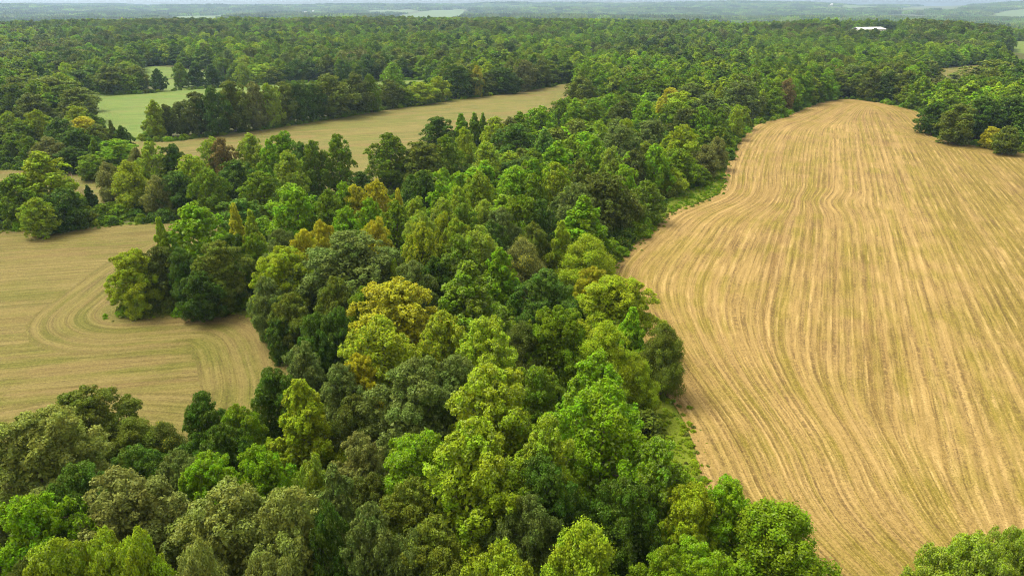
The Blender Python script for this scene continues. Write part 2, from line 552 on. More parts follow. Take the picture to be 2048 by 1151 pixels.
def verge(poly):
    """Rough grass outside a field's edge."""
    nx = np.roll(poly, -1, 0) - np.roll(poly, 1, 0)
    nrm = np.stack([-nx[:, 1], nx[:, 0]], -1)
    nrm /= np.maximum(np.linalg.norm(nrm, axis=1, keepdims=True), 1e-6)
    tst = inside(poly, poly[:, 0] + nrm[:, 0], poly[:, 1] + nrm[:, 1])
    nrm[tst] *= -1
    n = len(poly)
    w = 3.2 + 1.5 * np.sin(np.arange(n) * 1.7)
    A, B = poly - nrm * 1.0, poly + nrm * w[:, None]
    V = np.concatenate([np.c_[A, terrain(A[:, 0], A[:, 1]) + 0.03], np.c_[B, terrain(B[:, 0], B[:, 1]) + 0.05]])
    F = np.array([(i, (i + 1) % n, n + (i + 1) % n, n + i) for i in range(n)])
    me = new_mesh('grass_verge', V, F, M_VERGE)
    if me.polygons[0].normal.z < 0:
        me.flip_normals()
    link('grass_verge', me, kind='structure')


M_VERGE = field_material('verge_grass', (0.105, 0.135, 0.010), (0.080, 0.118, 0.008), (0.115, 0.108, 0.020), (0.060, 0.125, 0.005), 0.6, 0.10, 0.8, 0.8, 0.1)
for pl in FIELDS[:4]:
    verge(pl)
field('grass_margin', GRASS, M_VERGE, 0.12, 0.004, 6, 1.0, 500)
field('grass_margin', SCRUB, M_VERGE, 0.12, 0.004, 6, 1.0, 500)

# pale fields far down in the valley
FAR_PX = [[(290, 39), (330, 35), (400, 31), (440, 29), (440, 38), (360, 41)],
          [(770, 35), (800, 32), (915, 26), (930, 28), (905, 35), (840, 37)],
          [(745, 22), (820, 20.5), (830, 22.5), (750, 24)],
          [(1445, 55), (1500, 52), (1500, 58), (1450, 59)],
          [(1780, 17), (1850, 15), (1930, 14.5), (1925, 17), (1860, 18.5), (1800, 18.5)],
          [(1690, 13.2), (1745, 12.6), (1750, 14.0), (1700, 14.6)],
          [(1995, 28), (2070, 26), (2080, 30), (2010, 32)]]
FARPOLY, FARZ = [], []
for pl in FAR_PX:
    c_ = np.mean(np.array(pl), 0)
    zz = march(c_[0], c_[1], 1900, 9500)[2]
    FARPOLY.append(catmull(G(pl, zz), 4))
    FARZ.append(zz)
BUILD = {'shed': march(1738, 57.5, 1380, 1900), 'gable': march(627, 24.5, 3500, 9000), 'low': march(611, 25, 3500, 9000), 'corner': march(455, 34.5, 2500, 8000), 'far': march(1663, 10.5, 5000, 9800)}
for pl in FARPOLY:
    field('far_field', pl, M_FAR, 0.8, 0.004, 20, 1.2, 9000, 5.0)

# ---------------------------------------------------------------- trees: meshes of each kind
TYPES = {
    # width, height, crown base, profile, lobe size, lobes, spray z stretch, spray size, scatter
    'round':  dict(w=12, h=17, cb=0.08, prof='dome', lobe=0.36, n=38, zs=0.85, ss=0.36, scat=0.10),
    'dome':   dict(w=12, h=19, cb=0.06, prof='egg', lobe=0.30, n=46, zs=1.10, ss=0.34, scat=0.12),
    'cone':   dict(w=9, h=19, cb=0.05, prof='cone', lobe=0.27, n=52, zs=1.45, ss=0.36, scat=0.12),
    'loose':  dict(w=10, h=15, cb=0.10, prof='egg', lobe=0.40, n=24, zs=0.95, ss=0.44, scat=0.34),
    'spire':  dict(w=6, h=14, cb=0.08, prof='spire', lobe=0.34, n=34, zs=1.7, ss=0.40, scat=0.16),
    'cedar':  dict(w=9, h=13, cb=0.04, prof='egg', lobe=0.34, n=40, zs=1.35, ss=0.30, scat=0.36),
    'thicket': dict(w=15, h=8, cb=0.0, prof='bush', lobe=0.27, n=60, zs=1.0, ss=0.36, scat=0.14),
    'bush':   dict(w=5, h=3.6, cb=0.0, prof='bush', lobe=0.42, n=18, zs=0.9, ss=0.42, scat=0.18),
}


def prof(kind, t):
    if kind == 'dome':
        return np.where(t < 0.38, 0.62 + 0.38 * np.sin(np.clip(t / 0.38, 0, 1) * np.pi / 2), np.sqrt(np.clip(1 - ((t - 0.38) / 0.62) ** 2, 0, 1)))
    if kind == 'egg':
        return np.where(t < 0.30, 0.66 + 0.34 * np.sin(np.clip(t / 0.30, 0, 1) * np.pi / 2), np.clip(1 - ((t - 0.30) / 0.70) ** 2.0, 0, 1) ** 0.62)
    if kind == 'cone':
        return np.where(t < 0.22, 0.72 + 0.28 * t / 0.22, np.clip(1 - ((t - 0.22) / 0.78) ** 1.7, 0, 1) ** 0.72)
    if kind == 'spire':
        return np.where(t < 0.25, 0.7 + 0.3 * t / 0.25, np.clip(1 - ((t - 0.25) / 0.75) ** 1.5, 0, 1))
    return np.sqrt(np.clip(1 - (t * 0.98) ** 2.2, 0, 1))


def unit(v):
    return v / np.maximum(np.linalg.norm(v, axis=-1, keepdims=True), 1e-9)


def crown_arrays(kind, seed, nleaf, leaf):
    p = TYPES[kind]
    rng = np.random.default_rng(seed)
    R, H = p['w'] / 2, p['h']
    z0 = H * p['cb']
    hc = H - z0
    n = p['n']
    # boughs, spread over the crown's outside
    t = (np.arange(n) + 0.5) / n
    t = np.clip(t ** 0.9 + rng.normal(0, 0.03, n), 0.02, 0.98)
    th = np.arange(n) * 2.39996 + rng.normal(0, 0.35, n)
    asym = 1 + 0.13 * np.sin(2 * th + rng.uniform(0, 6)) + 0.10 * np.sin(3 * th + rng.uniform(0, 6))
    rl = R * p['lobe'] * rng.uniform(0.75, 1.25, n) * (1 - 0.35 * t)
    pr = prof(p['prof'], t) * R * asym * rng.uniform(0.76, 1.16, n)
    rad = np.maximum(pr - rl * 0.75, 0)
    zc = z0 + t * hc - rl * 0.55 * t + rng.normal(0, 0.02 * hc, n)
    zc = np.minimum(zc, H - rl * 0.8)
    C = np.stack([rad * np.cos(th), rad * np.sin(th), zc], -1)
    out = unit(np.stack([np.cos(th) * (1.05 - t), np.sin(th) * (1.05 - t), 0.35 + 0.9 * t], -1))
    # sprays on each bough
    ns = 13
    D = unit(rng.normal(size=(n, ns, 3)) + 0.85 * out[:, None, :])
    sr = rl[:, None] * p['ss'] * rng.uniform(0.7, 1.3, (n, ns))
    SC = C[:, None, :] + D * (rl[:, None] * rng.uniform(0.62, 1.02, (n, ns)))[..., None]
    SC, SD, sr = SC.reshape(-1, 3), D.reshape(-1, 3), sr.ravel()
    srnd = np.repeat(rng.random(n), ns) * 0.5 + rng.random(n * ns) * 0.5
    # leaves on each spray
    w = sr ** 2
    pick = rng.choice(len(sr), nleaf, p=w / w.sum())
    d = unit(rng.normal(size=(nleaf, 3)) + 0.65 * SD[pick] + np.array([0, 0, 0.25]))
    rr = sr[pick] * (rng.uniform(0.55, 1.05, nleaf) + np.abs(rng.normal(0, p['scat'], nleaf)) * 1.6)
    P = SC[pick] + d * rr[:, None] * np.array([0.9, 0.9, p['zs']])
    N = unit(d + 0.55 * rng.normal(size=(nleaf, 3)) + np.array([0, 0, 0.35]))
    # inner leaves that close the crown
    m = nleaf // 9
    ti = rng.random(m)
    ri = prof(p['prof'], ti) * R * 0.72 * np.sqrt(rng.random(m))
    ai = rng.uniform(0, 2 * np.pi, m)
    PI = np.stack([ri * np.cos(ai), ri * np.sin(ai), z0 + ti * hc * 0.9], -1)
    NI = unit(rng.normal(size=(m, 3)))
    P, N = np.concatenate([P, PI]), np.concatenate([N, NI])
    size = np.concatenate([leaf * rng.uniform(0.7, 1.35, nleaf), leaf * rng.uniform(1.6, 2.6, m)])
    rnd = np.concatenate([rng.random(nleaf), rng.random(m)])
    spray = np.concatenate([srnd[pick], rng.random(m) * 0.6])
    P[:, 2] = np.maximum(P[:, 2], 0.15)
    a = unit(np.cross(N, unit(rng.normal(size=N.shape))))
    b = np.cross(N, a)
    s = size[:, None]
    V = np.stack([P - a * s * .6, P - b * s * .38 + N * s * .10, P + a * s * .6, P + b * s * .38 + N * s * .10], 1).reshape(-1, 3)
    F = np.arange(len(V)).reshape(-1, 4)
    return V, F, rnd, spray, C


def tube(path, radii, seg):
    """Vertices and quads of one tapered branch."""
    path = np.asarray(path, float)
    d = unit(np.gradient(path, axis=0))
    ref = np.array([1.0, 0.2, 0.1])
    a = unit(np.cross(d, ref))
    b = np.cross(d, a)
    th = np.linspace(0, 2 * np.pi, seg, endpoint=False)
    V = path[:, None, :] + np.asarray(radii)[:, None, None] * (np.cos(th)[None, :, None] * a[:, None, :] + np.sin(th)[None, :, None] * b[:, None, :])
    F = []
    for i in range(len(path) - 1):
        for j in range(seg):
            F.append((i * seg + j, i * seg + (j + 1) % seg, (i + 1) * seg + (j + 1) % seg, (i + 1) * seg + j))
    return V.reshape(-1, 3), np.array(F)


def trunk_mesh(kind, seed, boughs, limbs, mat):
    p = TYPES[kind]
    rng = np.random.default_rng(seed + 77)
    H = p['h']
    top = H * 0.82
    r0 = 0.022 * H + 0.05
    zs = np.linspace(0, top, 7)
    path = np.stack([0.03 * H * np.sin(zs / H * 5 + seed), 0.03 * H * np.cos(zs / H * 4 + seed * 2), zs], -1)
    path -= path[0] * np.array([1, 1, 0])
    rad = r0 * (1 - 0.88 * zs / top)
    rad[0] *= 1.35
    Vs, Fs = [], []
    V, F = tube(path, rad, 8)
    Vs.append(V)
    Fs.append(F)
    off = len(V)
    for k in rng.permutation(len(boughs))[:limbs]:
        e = boughs[k]
        zb = max(0.12 * H, min(e[2] - 0.15 * H, top * 0.9)) if kind != 'bush' else 0.1
        s = np.array([np.interp(zb, zs, path[:, i]) for i in range(3)])
        tt = np.linspace(0, 1, 5)[:, None]
        q = s + (e - s) * tt + np.array([0, 0, 1]) * (tt * (1 - tt)) * rng.uniform(-0.05, 0.12) * H + rng.normal(0, 0.012 * H, (5, 3)) * tt
        rb = np.interp(zb, zs, rad) * 0.55
        V, F = tube(q, rb * (1 - 0.85 * tt[:, 0]) + 0.012, 5)
        Vs.append(V)
        Fs.append(F + off)
        off += len(V)
    return new_mesh('trunk', np.concatenate(Vs), np.concatenate(Fs), mat, smooth_shade=True)


PROTO = {}


def proto(kind, lod, var):
    """(crown mesh, trunk mesh), made once."""
    key = (kind, lod, var)
    if key not in PROTO:
        n, leaf, limbs = {'near': (54000, 0.225, 16), 'mid': (12500, 0.43, 9), 'midwood': (12500, 0.43, 0), 'wood': (2800, 0.82, 0)}[lod]
        sc = 1.0
        if kind == 'bush':
            n, leaf = int(n * 0.28), leaf * 0.72
        elif kind in ('cedar', 'loose'):
            n, leaf = int(n * 1.15), leaf * 0.82
        V, F, rnd, spray, C = crown_arrays(kind, 1000 * var + hash_kind(kind), n, leaf)
        cm = new_mesh('crown', V, F, M_LEAF_WOOD if lod in ('wood', 'midwood') else M_LEAF, face_attr={'rnd': rnd, 'spray': spray})
        tm = trunk_mesh(kind, 1000 * var + hash_kind(kind), C, limbs, M_BARK) if limbs else None
        PROTO[key] = (cm, tm)
    return PROTO[key]


def hash_kind(kind):
    return sum(ord(ch) * (i + 3) for i, ch in enumerate(kind))


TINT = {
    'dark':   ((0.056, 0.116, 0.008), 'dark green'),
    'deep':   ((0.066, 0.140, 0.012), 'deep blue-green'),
    'olive':  ((0.110, 0.155, 0.013), 'olive green'),
    'pale':   ((0.175, 0.220, 0.034), 'pale olive'),
    'grey':   ((0.108, 0.162, 0.028), 'grey-green'),
    'tan':    ((0.150, 0.176, 0.036), 'tan-olive'),
    'mid':    ((0.118, 0.208, 0.006), 'mid green'),
    'fresh':  ((0.145, 0.288, 0.006), 'bright green'),
    'light':  ((0.205, 0.310, 0.012), 'light green'),
    'lime':   ((0.215, 0.305, 0.010), 'lime green'),
    'yellow': ((0.380, 0.390, 0.014), 'yellow'),
    'gold':   ((0.300, 0.325, 0.012), 'golden yellow'),
    'rust':   ((0.190, 0.160, 0.036), 'rust-topped'),
    'brown':  ((0.084, 0.118, 0.014), 'brownish olive'),
}
GOLD = (0.44, 0.39, 0.014)

SHAPE_WORD = {'round': 'round-crowned', 'dome': 'domed', 'cone': 'pointed', 'loose': 'feathery', 'spire': 'narrow upright', 'cedar': 'evergreen', 'bush': 'low bushy', 'thicket': 'low bushy'}

# ---------------------------------------------------------------- every tree that can be told apart
# kind, x of the crown's middle, y of its top, crown width (px of a 2048 px frame), tint, height m, where it stands, short name, turned share, pale share
T = []


def t(kind, x, y, w, tint, h, place=None, short=None, turn=0.0, pale=0.06, turned=GOLD):
    T.append(dict(kind=kind, x=x, y=y, w=w, tint=tint, h=h, place=place, short=short, turn=turn, pale=pale, turned=turned))


# -- the near wood along the bottom
t('round', 60, 826, 200, 'pale', 18, 'rising beside the hay field\'s near bank', 'big pale olive tree by the hay field', pale=.2)
t('round', 162, 786, 150, 'olive', 14, 'flat-topped against the mown hay, behind the big pale tree', 'flat-topped olive tree', pale=.12)
t('loose', 262, 845, 110, 'olive', 10, 'low and spiky at the hay edge, by the flat-topped tree', pale=.05)
t('loose', 322, 852, 80, 'brown', 9, 'low and orange-tinged at the hay edge, left of the knob', turn=.25)
t('dome', 402, 795, 92, 'dark', 15, 'poking into the hay like a knob', 'small dark knob tree')
t('round', 470, 824, 105, 'mid', 14, 'between the small dark knob tree and the lime cone tree')
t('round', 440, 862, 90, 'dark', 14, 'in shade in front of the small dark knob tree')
t('round', 541, 748, 100, 'dark', 14, 'filling the hay field\'s inner corner', 'dark corner tree')
t('cone', 597, 769, 118, 'lime', 18, 'in front of the dark corner tree, yellowing at its left', 'lime cone tree', turn=.22)
t('round', 272, 900, 135, 'deep', 15, 'among low trees behind the tan-olive dome', 'blue-green tree')
t('round', 352, 912, 85, 'grey', 15, 'touching the bright green pair on its left', None)
t('round', 152, 944, 120, 'deep', 16, 'in front of the big pale olive tree', None)
t('round', 412, 920, 135, 'fresh', 16, 'first of a bright pair, with a white-tipped bough', 'bright green pair', pale=.12)
t('round', 515, 909, 150, 'fresh', 16, 'second and taller of the bright pair, beside the white-tipped one')
t('dome', 620, 917, 58, 'light', 16, 'small and pale-tipped between the bright pair and the olive-brown tree', pale=.35)
t('round', 236, 963, 235, 'tan', 19, 'its wide faded dome the brownest in the near wood', 'tan-olive dome', pale=.12)
t('round', 438, 990, 235, 'pale', 20, 'the broadest pale crown of the near wood, showing thin limbs', 'broad pale olive crown', pale=.3)
t('round', 572, 996, 140, 'pale', 20, 'with bare twigs, joined to the broad pale olive crown', pale=.28)
t('dome', 45, 992, 135, 'fresh', 20, 'glossy-leaved at the edge below the pale olive tree', 'glossy bright tree', pale=.1)
t('round', 118, 1004, 80, 'dark', 17, 'small, wedged between the glossy bright tree and the tan-olive dome')
t('round', 192, 1073, 92, 'light', 20, 'highest of three yellow-green tufts below the tan-olive dome', 'yellow-green tufts', pale=.15)
t('round', 100, 1102, 130, 'light', 20, 'lowest and widest of the yellow-green tufts', pale=.15)
t('round', 270, 1082, 92, 'light', 20, 'of the yellow-green tufts, closest to the broad pale crown', pale=.12)
t('round', 45, 1118, 80, 'brown', 19, 'at the bottom corner beside the yellow-green tufts')
t('round', 392, 1104, 95, 'pale', 20, 'small, directly in front of the broad pale olive crown', pale=.3)
t('round', 528, 1122, 85, 'pale', 20, 'small, in front of the pale crown with bare twigs', pale=.3)
t('cone', 666, 946, 88, 'grey', 18, 'slender, in front of the small pale-tipped tree', 'slender grey-green tree')
t('round', 718, 880, 105, 'tan', 15, 'isolated in a dark hollow behind the slender grey-green tree', 'olive-brown tree', pale=.1)
t('round', 742, 962, 80, 'brown', 14, 'low in the dark hollow in front of the olive-brown tree')
t('dome', 650, 1014, 80, 'deep', 19, 'in front of the slender grey-green tree, dark below')
t('dome', 738, 1017, 100, 'grey', 19, 'beside the big light green tree, a dark gap below', 'grey tree by the gap', pale=.12)
t('round', 822, 874, 150, 'fresh', 18, 'layered like scales, left of the big light green tree', 'scale-leaved tree', pale=.2)
t('dome', 950, 850, 235, 'light', 22, 'the largest crown of the near wood, dark trunk showing below', 'big light green tree', pale=.14)
t('round', 812, 980, 115, 'olive', 17, 'hugging the foot of the scale-leaved tree')
t('round', 862, 1062, 120, 'olive', 17, 'low in front of the big light green tree\'s trunk')
t('round', 815, 1072, 75, 'grey', 17, 'at the black gap left of the low olive boughs')
t('round', 1000, 1106, 120, 'light', 19, 'cut by the bottom edge below the big light green tree', pale=.1)
t('dome', 975, 739, 200, 'lime', 21, 'tall, pale limbs showing, behind the big light green tree', 'tall yellow-green tree', pale=.22)
t('dome', 1098, 845, 100, 'light', 19, 'like a column at the edge of the black gap', 'column by the black gap', pale=.2)
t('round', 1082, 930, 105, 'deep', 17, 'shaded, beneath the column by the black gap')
t('round', 1060, 1000, 90, 'grey', 16, 'shaded, between the big light green tree and the feathery tree')
t('dome', 1205, 778, 205, 'fresh', 21, 'the most vivid big crown, facing the stubble across the scrub', 'vivid green tree', pale=.14)
t('cone', 1196, 713, 150, 'fresh', 19, 'its peak just behind the vivid green tree', 'peak behind the vivid tree', pale=.16)
t('dome', 1318, 884, 125, 'fresh', 17, 'white-tipped, leaning toward the scrub at the stubble', 'white-tipped tree', pale=.3)
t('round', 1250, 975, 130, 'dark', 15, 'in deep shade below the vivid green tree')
t('round', 1382, 976, 85, 'lime', 14, 'sparse and yellowish beside the dark hedge bushes', 'sparse yellowish tree', turn=.15)
t('round', 1458, 967, 130, 'fresh', 14, 'round knob against the stubble, right of the sparse yellowish tree', 'round knob tree', pale=.12)
t('cedar', 1562, 1022, 200, 'mid', 14, 'standing alone against the stubble at the wood\'s corner', 'evergreen')
t('round', 1405, 1090, 130, 'fresh', 14, 'in front of the sparse yellowish tree, glossy, beside the evergreen', pale=.12)
t('round', 1330, 1110, 90, 'mid', 13, 'at the shadowed hollow in front of the white-tipped tree')
t('cedar', 1168, 1058, 140, 'light', 16, 'pale and fern-like, before the black hollow', 'fern-like tree')
t('thicket', 1948, 1090, 170, 'light', 8, 'alone at the stubble field\'s bottom corner, whitish-tipped', 'corner bush', pale=.4)
t('thicket', 2045, 1072, 110, 'light', 8, 'joined to the corner bush, half out of view', pale=.4)
# -- middle of the wood
t('dome', 600, 690, 80, 'grey', 14, 'neat ball with a pale top at the hay field\'s inner bay', 'grey ball tree', pale=.15)
t('round', 628, 634, 80, 'dark', 15, 'above the grey ball tree at the inner bay')
t('dome', 668, 618, 60, 'deep', 16, 'wedged between the dark bay tree and the golden tree')
t('dome', 676, 733, 98, 'grey', 16, 'beside the grey ball tree, in front of the golden skirt', 'grey-green dome', pale=.12)
t('dome', 790, 565, 200, 'gold', 20, 'the largest yellow crown of all', 'golden tree', turn=.34, pale=.16)
t('dome', 755, 644, 150, 'lime', 19, 'standing in front of the golden tree', 'lime tree before the golden one', turn=.30, pale=.22)
t('round', 718, 716, 90, 'gold', 15, 'a low golden skirt below the lime tree', 'golden skirt', turn=.5)
t('dome', 885, 628, 125, 'lime', 18, 'flecked with orange, right of the lime tree', None, turn=.35, pale=.2)
t('dome', 975, 640, 150, 'light', 19, 'its top flecked orange, in front of the green pyramid', 'orange-flecked tree', turn=.22, pale=.16)
t('round', 825, 738, 190, 'grey', 19, 'wide and dull, in front of the lime and golden trees', 'wide grey oak-like tree', pale=.12)
t('round', 912, 722, 90, 'grey', 18, 'a second dull crown joined to the wide grey one', pale=.15)
t('round', 706, 802, 75, 'brown', 14, 'in the shade right of the lime cone tree', turn=.12)
t('cone', 938, 532, 160, 'mid', 20, 'pale-tipped and broad, behind the orange-flecked tree', 'green pyramid', pale=.25)
t('round', 1115, 620, 120, 'mid', 17, 'rounded, above a thicket of bare twigs', 'rounded mid green tree')
t('loose', 1045, 655, 90, 'brown', 14, 'with bare grey twigs, left of the rounded mid green tree', turn=.05)
t('dome', 1072, 732, 75, 'mid', 16, 'small, between the tall yellow-green tree and the bare twigs', pale=.22)
t('round', 1225, 556, 150, 'lime', 16, 'pushing into the stubble, yellowing on its near side', 'lime edge tree', turn=.12)
t('spire', 1266, 622, 70, 'fresh', 14, 'dark and narrow right behind the yellow feathery tree')
t('loose', 1212, 656, 110, 'lime', 15, 'olive-yellow, below the lime edge tree', 'yellow feathery tree', turn=.15)
t('loose', 1265, 712, 80, 'lime', 11, 'low and yellowish beside the thin brownish tree', turn=.1)
t('loose', 1330, 655, 85, 'olive', 13, 'thin, leaning over the stubble', 'thin brownish tree', turn=.15)
t('round', 1090, 545, 115, 'deep', 16, 'teal-tinged, left of the lime edge tree', 'teal-tinged tree', pale=.1)
t('cone', 1000, 503, 80, 'fresh', 17, 'like a flame, left of the orange-olive feathery tree')
t('loose', 1045, 486, 90, 'tan', 15, 'orange-olive, behind the teal-tinged tree', 'orange-olive feathery tree', turn=.3)
t('loose', 1175, 478, 105, 'lime', 14, 'yellow-olive dome at the stubble\'s bulge', 'yellow-olive dome', turn=.2)
t('round', 1188, 540, 65, 'gold', 12, 'small and golden-orange on top of the lime edge tree', turn=.3)
t('spire', 1122, 447, 60, 'lime', 16, 'a vivid tuft left of the yellow-olive dome', 'vivid lime tuft')
t('cone', 1170, 398, 100, 'fresh', 18, 'a clean pyramid in front of the grey mushroom tree', 'clean green pyramid')
t('round', 1150, 371, 90, 'grey', 18, 'shaped like a mushroom behind the clean green pyramid', 'grey mushroom tree', pale=.12)
t('round', 1208, 350, 105, 'brown', 18, 'the darkest brown crown, right of the grey mushroom tree', 'dark brown crown')
t('loose', 1258, 385, 62, 'olive', 11.5, 'weeping, between the dark brown crown and the stubble')
t('dome', 1294, 363, 68, 'mid', 13, 'with a pinkish pale top at the stubble\'s edge', 'pink-topped tree', turn=.12, pale=.25)
t('dome', 1112, 330, 72, 'lime', 18, 'yellowish cone behind the grey mushroom tree', 'yellowish cone')
t('dome', 1030, 338, 80, 'fresh', 18, 'paler-topped, left of the yellowish cone')
t('dome', 1068, 350, 60, 'mid', 17, 'tucked against the yellowish cone')
t('dome', 958, 346, 60, 'light', 18, 'upright, facing the shadow lane behind', None)
t('round', 918, 350, 40, 'fresh', 16, 'small, at the near side of the shadow lane')
t('cone', 878, 368, 62, 'fresh', 17, 'first of the vivid row on the shadow lane', 'first vivid tree')
t('dome', 916, 378, 50, 'light', 17, 'right behind the first vivid tree')
t('dome', 885, 400, 60, 'light', 18, 'silver-tipped, in front of the first vivid tree', pale=.4)
t('round', 1040, 394, 75, 'mid', 17, 'draped in vines, bare stems below', 'vine-draped tree')
t('dome', 1082, 402, 45, 'deep', 16, 'small, right of the vine-draped tree')
t('dome', 968, 404, 55, 'light', 18, 'silvery-topped left of the vine-draped tree', pale=.35)
t('round', 1000, 422, 60, 'grey', 17, 'dull, in front of the vine-draped tree', pale=.15)
t('round', 1065, 452, 65, 'olive', 15, 'between the orange-olive tree and the vivid lime tuft')
t('dome', 925, 414, 60, 'mid', 18, 'dark, left of the silvery-topped tree', pale=.15)
t('dome', 752, 362, 60, 'yellow', 17, 'the clearest yellow of the two at the lane\'s mouth', 'clear yellow tree', turn=.3)
t('dome', 710, 370, 50, 'gold', 17, 'orange-yellow, left of the clear yellow tree', 'orange-yellow tree', turn=.4)
t('spire', 795, 381, 24, 'yellow', 14, 'a slip of yellow right of the clear yellow tree', turn=.3)
t('dome', 686, 368, 45, 'fresh', 17, 'left of the orange-yellow tree')
t('dome', 655, 382, 65, 'mid', 17, 'dark behind, between the round lawn-green tree and the orange-yellow tree')
t('round', 690, 420, 70, 'fresh', 16, 'in front of the orange-yellow tree', None)
t('dome', 738, 400, 50, 'fresh', 16, 'below the clear yellow tree')
t('dome', 790, 405, 70, 'mid', 17, 'in front of the yellow slip')
t('dome', 830, 396, 45, 'light', 16, 'left of the silver-tipped tree', pale=.15)
t('dome', 750, 438, 52, 'yellow', 16, 'egg-shaped, above the big grey dome', 'yellow egg tree', turn=.15)
t('dome', 838, 426, 85, 'light', 19, 'silvery behind the gold-flecked tree', pale=.35)
t('dome', 842, 448, 62, 'lime', 18, 'heavily flecked with gold', 'gold-flecked tree', turn=.42, pale=.12)
t('dome', 884, 426, 36, 'lime', 17, 'a small gold-flecked top behind', turn=.4)
t('dome', 912, 440, 50, 'light', 17, 'right of the gold-flecked tree')
t('dome', 957, 457, 62, 'light', 19, 'pale-tipped peak, above the flame-like tree', pale=.4)
t('cone', 918, 478, 85, 'mid', 19, 'dark peak with pale tips, behind the green pyramid', pale=.25)
t('dome', 985, 444, 55, 'dark', 17, 'behind the pale-tipped peak', pale=.12)
t('round', 696, 472, 185, 'grey', 20, 'the widest dome in the middle of the wood', 'big grey dome', pale=.15)
t('round', 824, 532, 92, 'grey', 17, 'behind the golden tree', None, pale=.12)
t('spire', 787, 522, 36, 'lime', 14, 'sprig-like between the big grey dome and the golden tree')
t('round', 870, 520, 60, 'dark', 15, 'in a gap left of the green pyramid', turn=.05)
t('round', 668, 560, 80, 'olive', 15, 'at the near foot of the big grey dome')
t('round', 730, 580, 80, 'mid', 16, 'between the big grey dome and the golden tree')
# -- the point of trees in the hay field
t('round', 255, 503, 92, 'lime', 14, 'at the very tip of the tree point in the hay', 'lime ball tree')
t('dome', 384, 410, 118, 'fresh', 20, 'the tallest on the tree point in the hay', 'tall bright tree on the point', pale=.1)
t('spire', 317, 440, 28, 'light', 17, 'left of the tall bright tree on the point')
t('round', 315, 500, 80, 'brown', 13, 'dark and vine-hung behind the lime ball tree', turn=.12)
t('round', 360, 498, 60, 'deep', 14, 'in the shaded middle of the tree point')
t('round', 430, 488, 95, 'olive', 15, 'dark, layered boughs below the tall bright tree', None)
t('round', 395, 545, 70, 'dark', 11, 'low in the shade of the tree point')
t('spire', 466, 412, 34, 'gold', 16, 'a yellow spire against the hay behind', 'yellow spire', turn=.2)
t('spire', 500, 424, 40, 'lime', 15, 'beside the yellow spire, yellow-tipped', turn=.25)
t('round', 458, 468, 45, 'dark', 14, 'black-green, below the yellow spire')
t('round', 505, 470, 60, 'mid', 14, 'below the yellow-tipped spire')
t('round', 582, 376, 105, 'fresh', 18, 'standing clear at the hay\'s back edge', 'round lawn-green tree', pale=.08)
t('dome', 640, 444, 42, 'yellow', 17, 'with a golden plume right of the yellow-green tree', turn=.35)
t('dome', 606, 466, 50, 'yellow', 17, 'with a lemon plume above the yellow-green tree', turn=.2)
t('round', 568, 498, 110, 'lime', 17, 'spreading, left of the big grey dome', 'yellow-green tree', turn=.15)
t('round', 562, 462, 65, 'grey', 17, 'half hidden behind the yellow-green tree', pale=.15)
t('round', 530, 560, 75, 'grey', 13, 'drooping at the hay field\'s inner bay', None, pale=.1)
t('round', 575, 590, 80, 'olive', 13, 'in front of the yellow-green tree at the bay')
t('round', 555, 640, 50, 'dark', 9, 'low, overhanging the curve of the hay bay')
# -- the row behind the hay field
t('dome', 78, 309, 105, 'lime', 20, 'tallest at the start of the row behind the hay', 'tall lime row tree', pale=.1)
t('round', 30, 352, 85, 'mid', 15, 'left of the tall lime row tree, reaching the edge', None)
t('cedar', 120, 380, 75, 'dark', 12, 'feathered, right of the tall lime row tree', 'dark feathered tree')
t('round', 70, 400, 60, 'light', 11, 'low bough-like tree before the tall lime row tree')
t('spire', 174, 372, 22, 'dark', 8, 'a vine-wrapped stump beside the bare dead tree', 'vine-wrapped stump')
t('round', 136, 298, 58, 'dark', 9.5, 'ball-shaped behind the bare dead tree', 'dark ball tree')
t('spire', 186, 279, 30, 'mid', 12, 'narrow, right of the dark ball tree')
t('round', 228, 281, 75, 'fresh', 11.5, 'in a clump at the meadow mouth', 'clump at the meadow mouth')
t('round', 178, 312, 55, 'mid', 9, 'below the clump at the meadow mouth')
t('loose', 212, 330, 48, 'tan', 12.4, 'light olive, left of the golden olive tree', turn=.15)
t('loose', 254, 329, 68, 'lime', 15, 'golden olive, weeping in the row behind the hay', 'golden olive tree', turn=.32)
t('dome', 298, 288, 64, 'light', 18, 'pale and tall in the row behind the hay', 'pale row tree', pale=.25)
t('dome', 340, 289, 38, 'dark', 17, 'a dark column right of the pale row tree', 'dark row column')
t('loose', 270, 302, 30, 'tan', 15, 'small, between the golden olive and the pale row tree', turn=.2)
t('round', 378, 312, 60, 'light', 16, 'yellow-topped, right of the dark row column')
t('loose', 310, 356, 45, 'tan', 12, 'with a dull gold spray at mid height', turn=.25)
t('round', 350, 345, 70, 'deep', 13, 'shaded below the dark row column')
t('dome', 440, 278, 52, 'rust', 18, 'the only reddish crown in the row', 'rust-topped tree', turn=.35, turned=(.24, .16, .05))
t('dome', 420, 276, 34, 'light', 18, 'pale, pressed against the rust-topped tree', pale=.25)
t('dome', 498, 270, 66, 'light', 19, 'broad and pale right of the rust-topped tree', None, pale=.22)
t('dome', 562, 264, 60, 'fresh', 20, 'the highest crown of the row behind the hay', 'highest row tree')
t('cone', 536, 284, 42, 'fresh', 18, 'a sharp top left of the highest row tree')
t('dome', 573, 304, 66, 'light', 18, 'a pale cone in front of the highest row tree', pale=.2)
t('dome', 624, 284, 52, 'mid', 19, 'second from the gap at the end of the row')
t('dome', 673, 274, 60, 'mid', 20, 'the last of the row before the gap to the meadow', 'last row tree', pale=.1)
t('round', 470, 325, 70, 'dark', 15, 'deep in the row below the broad pale tree')
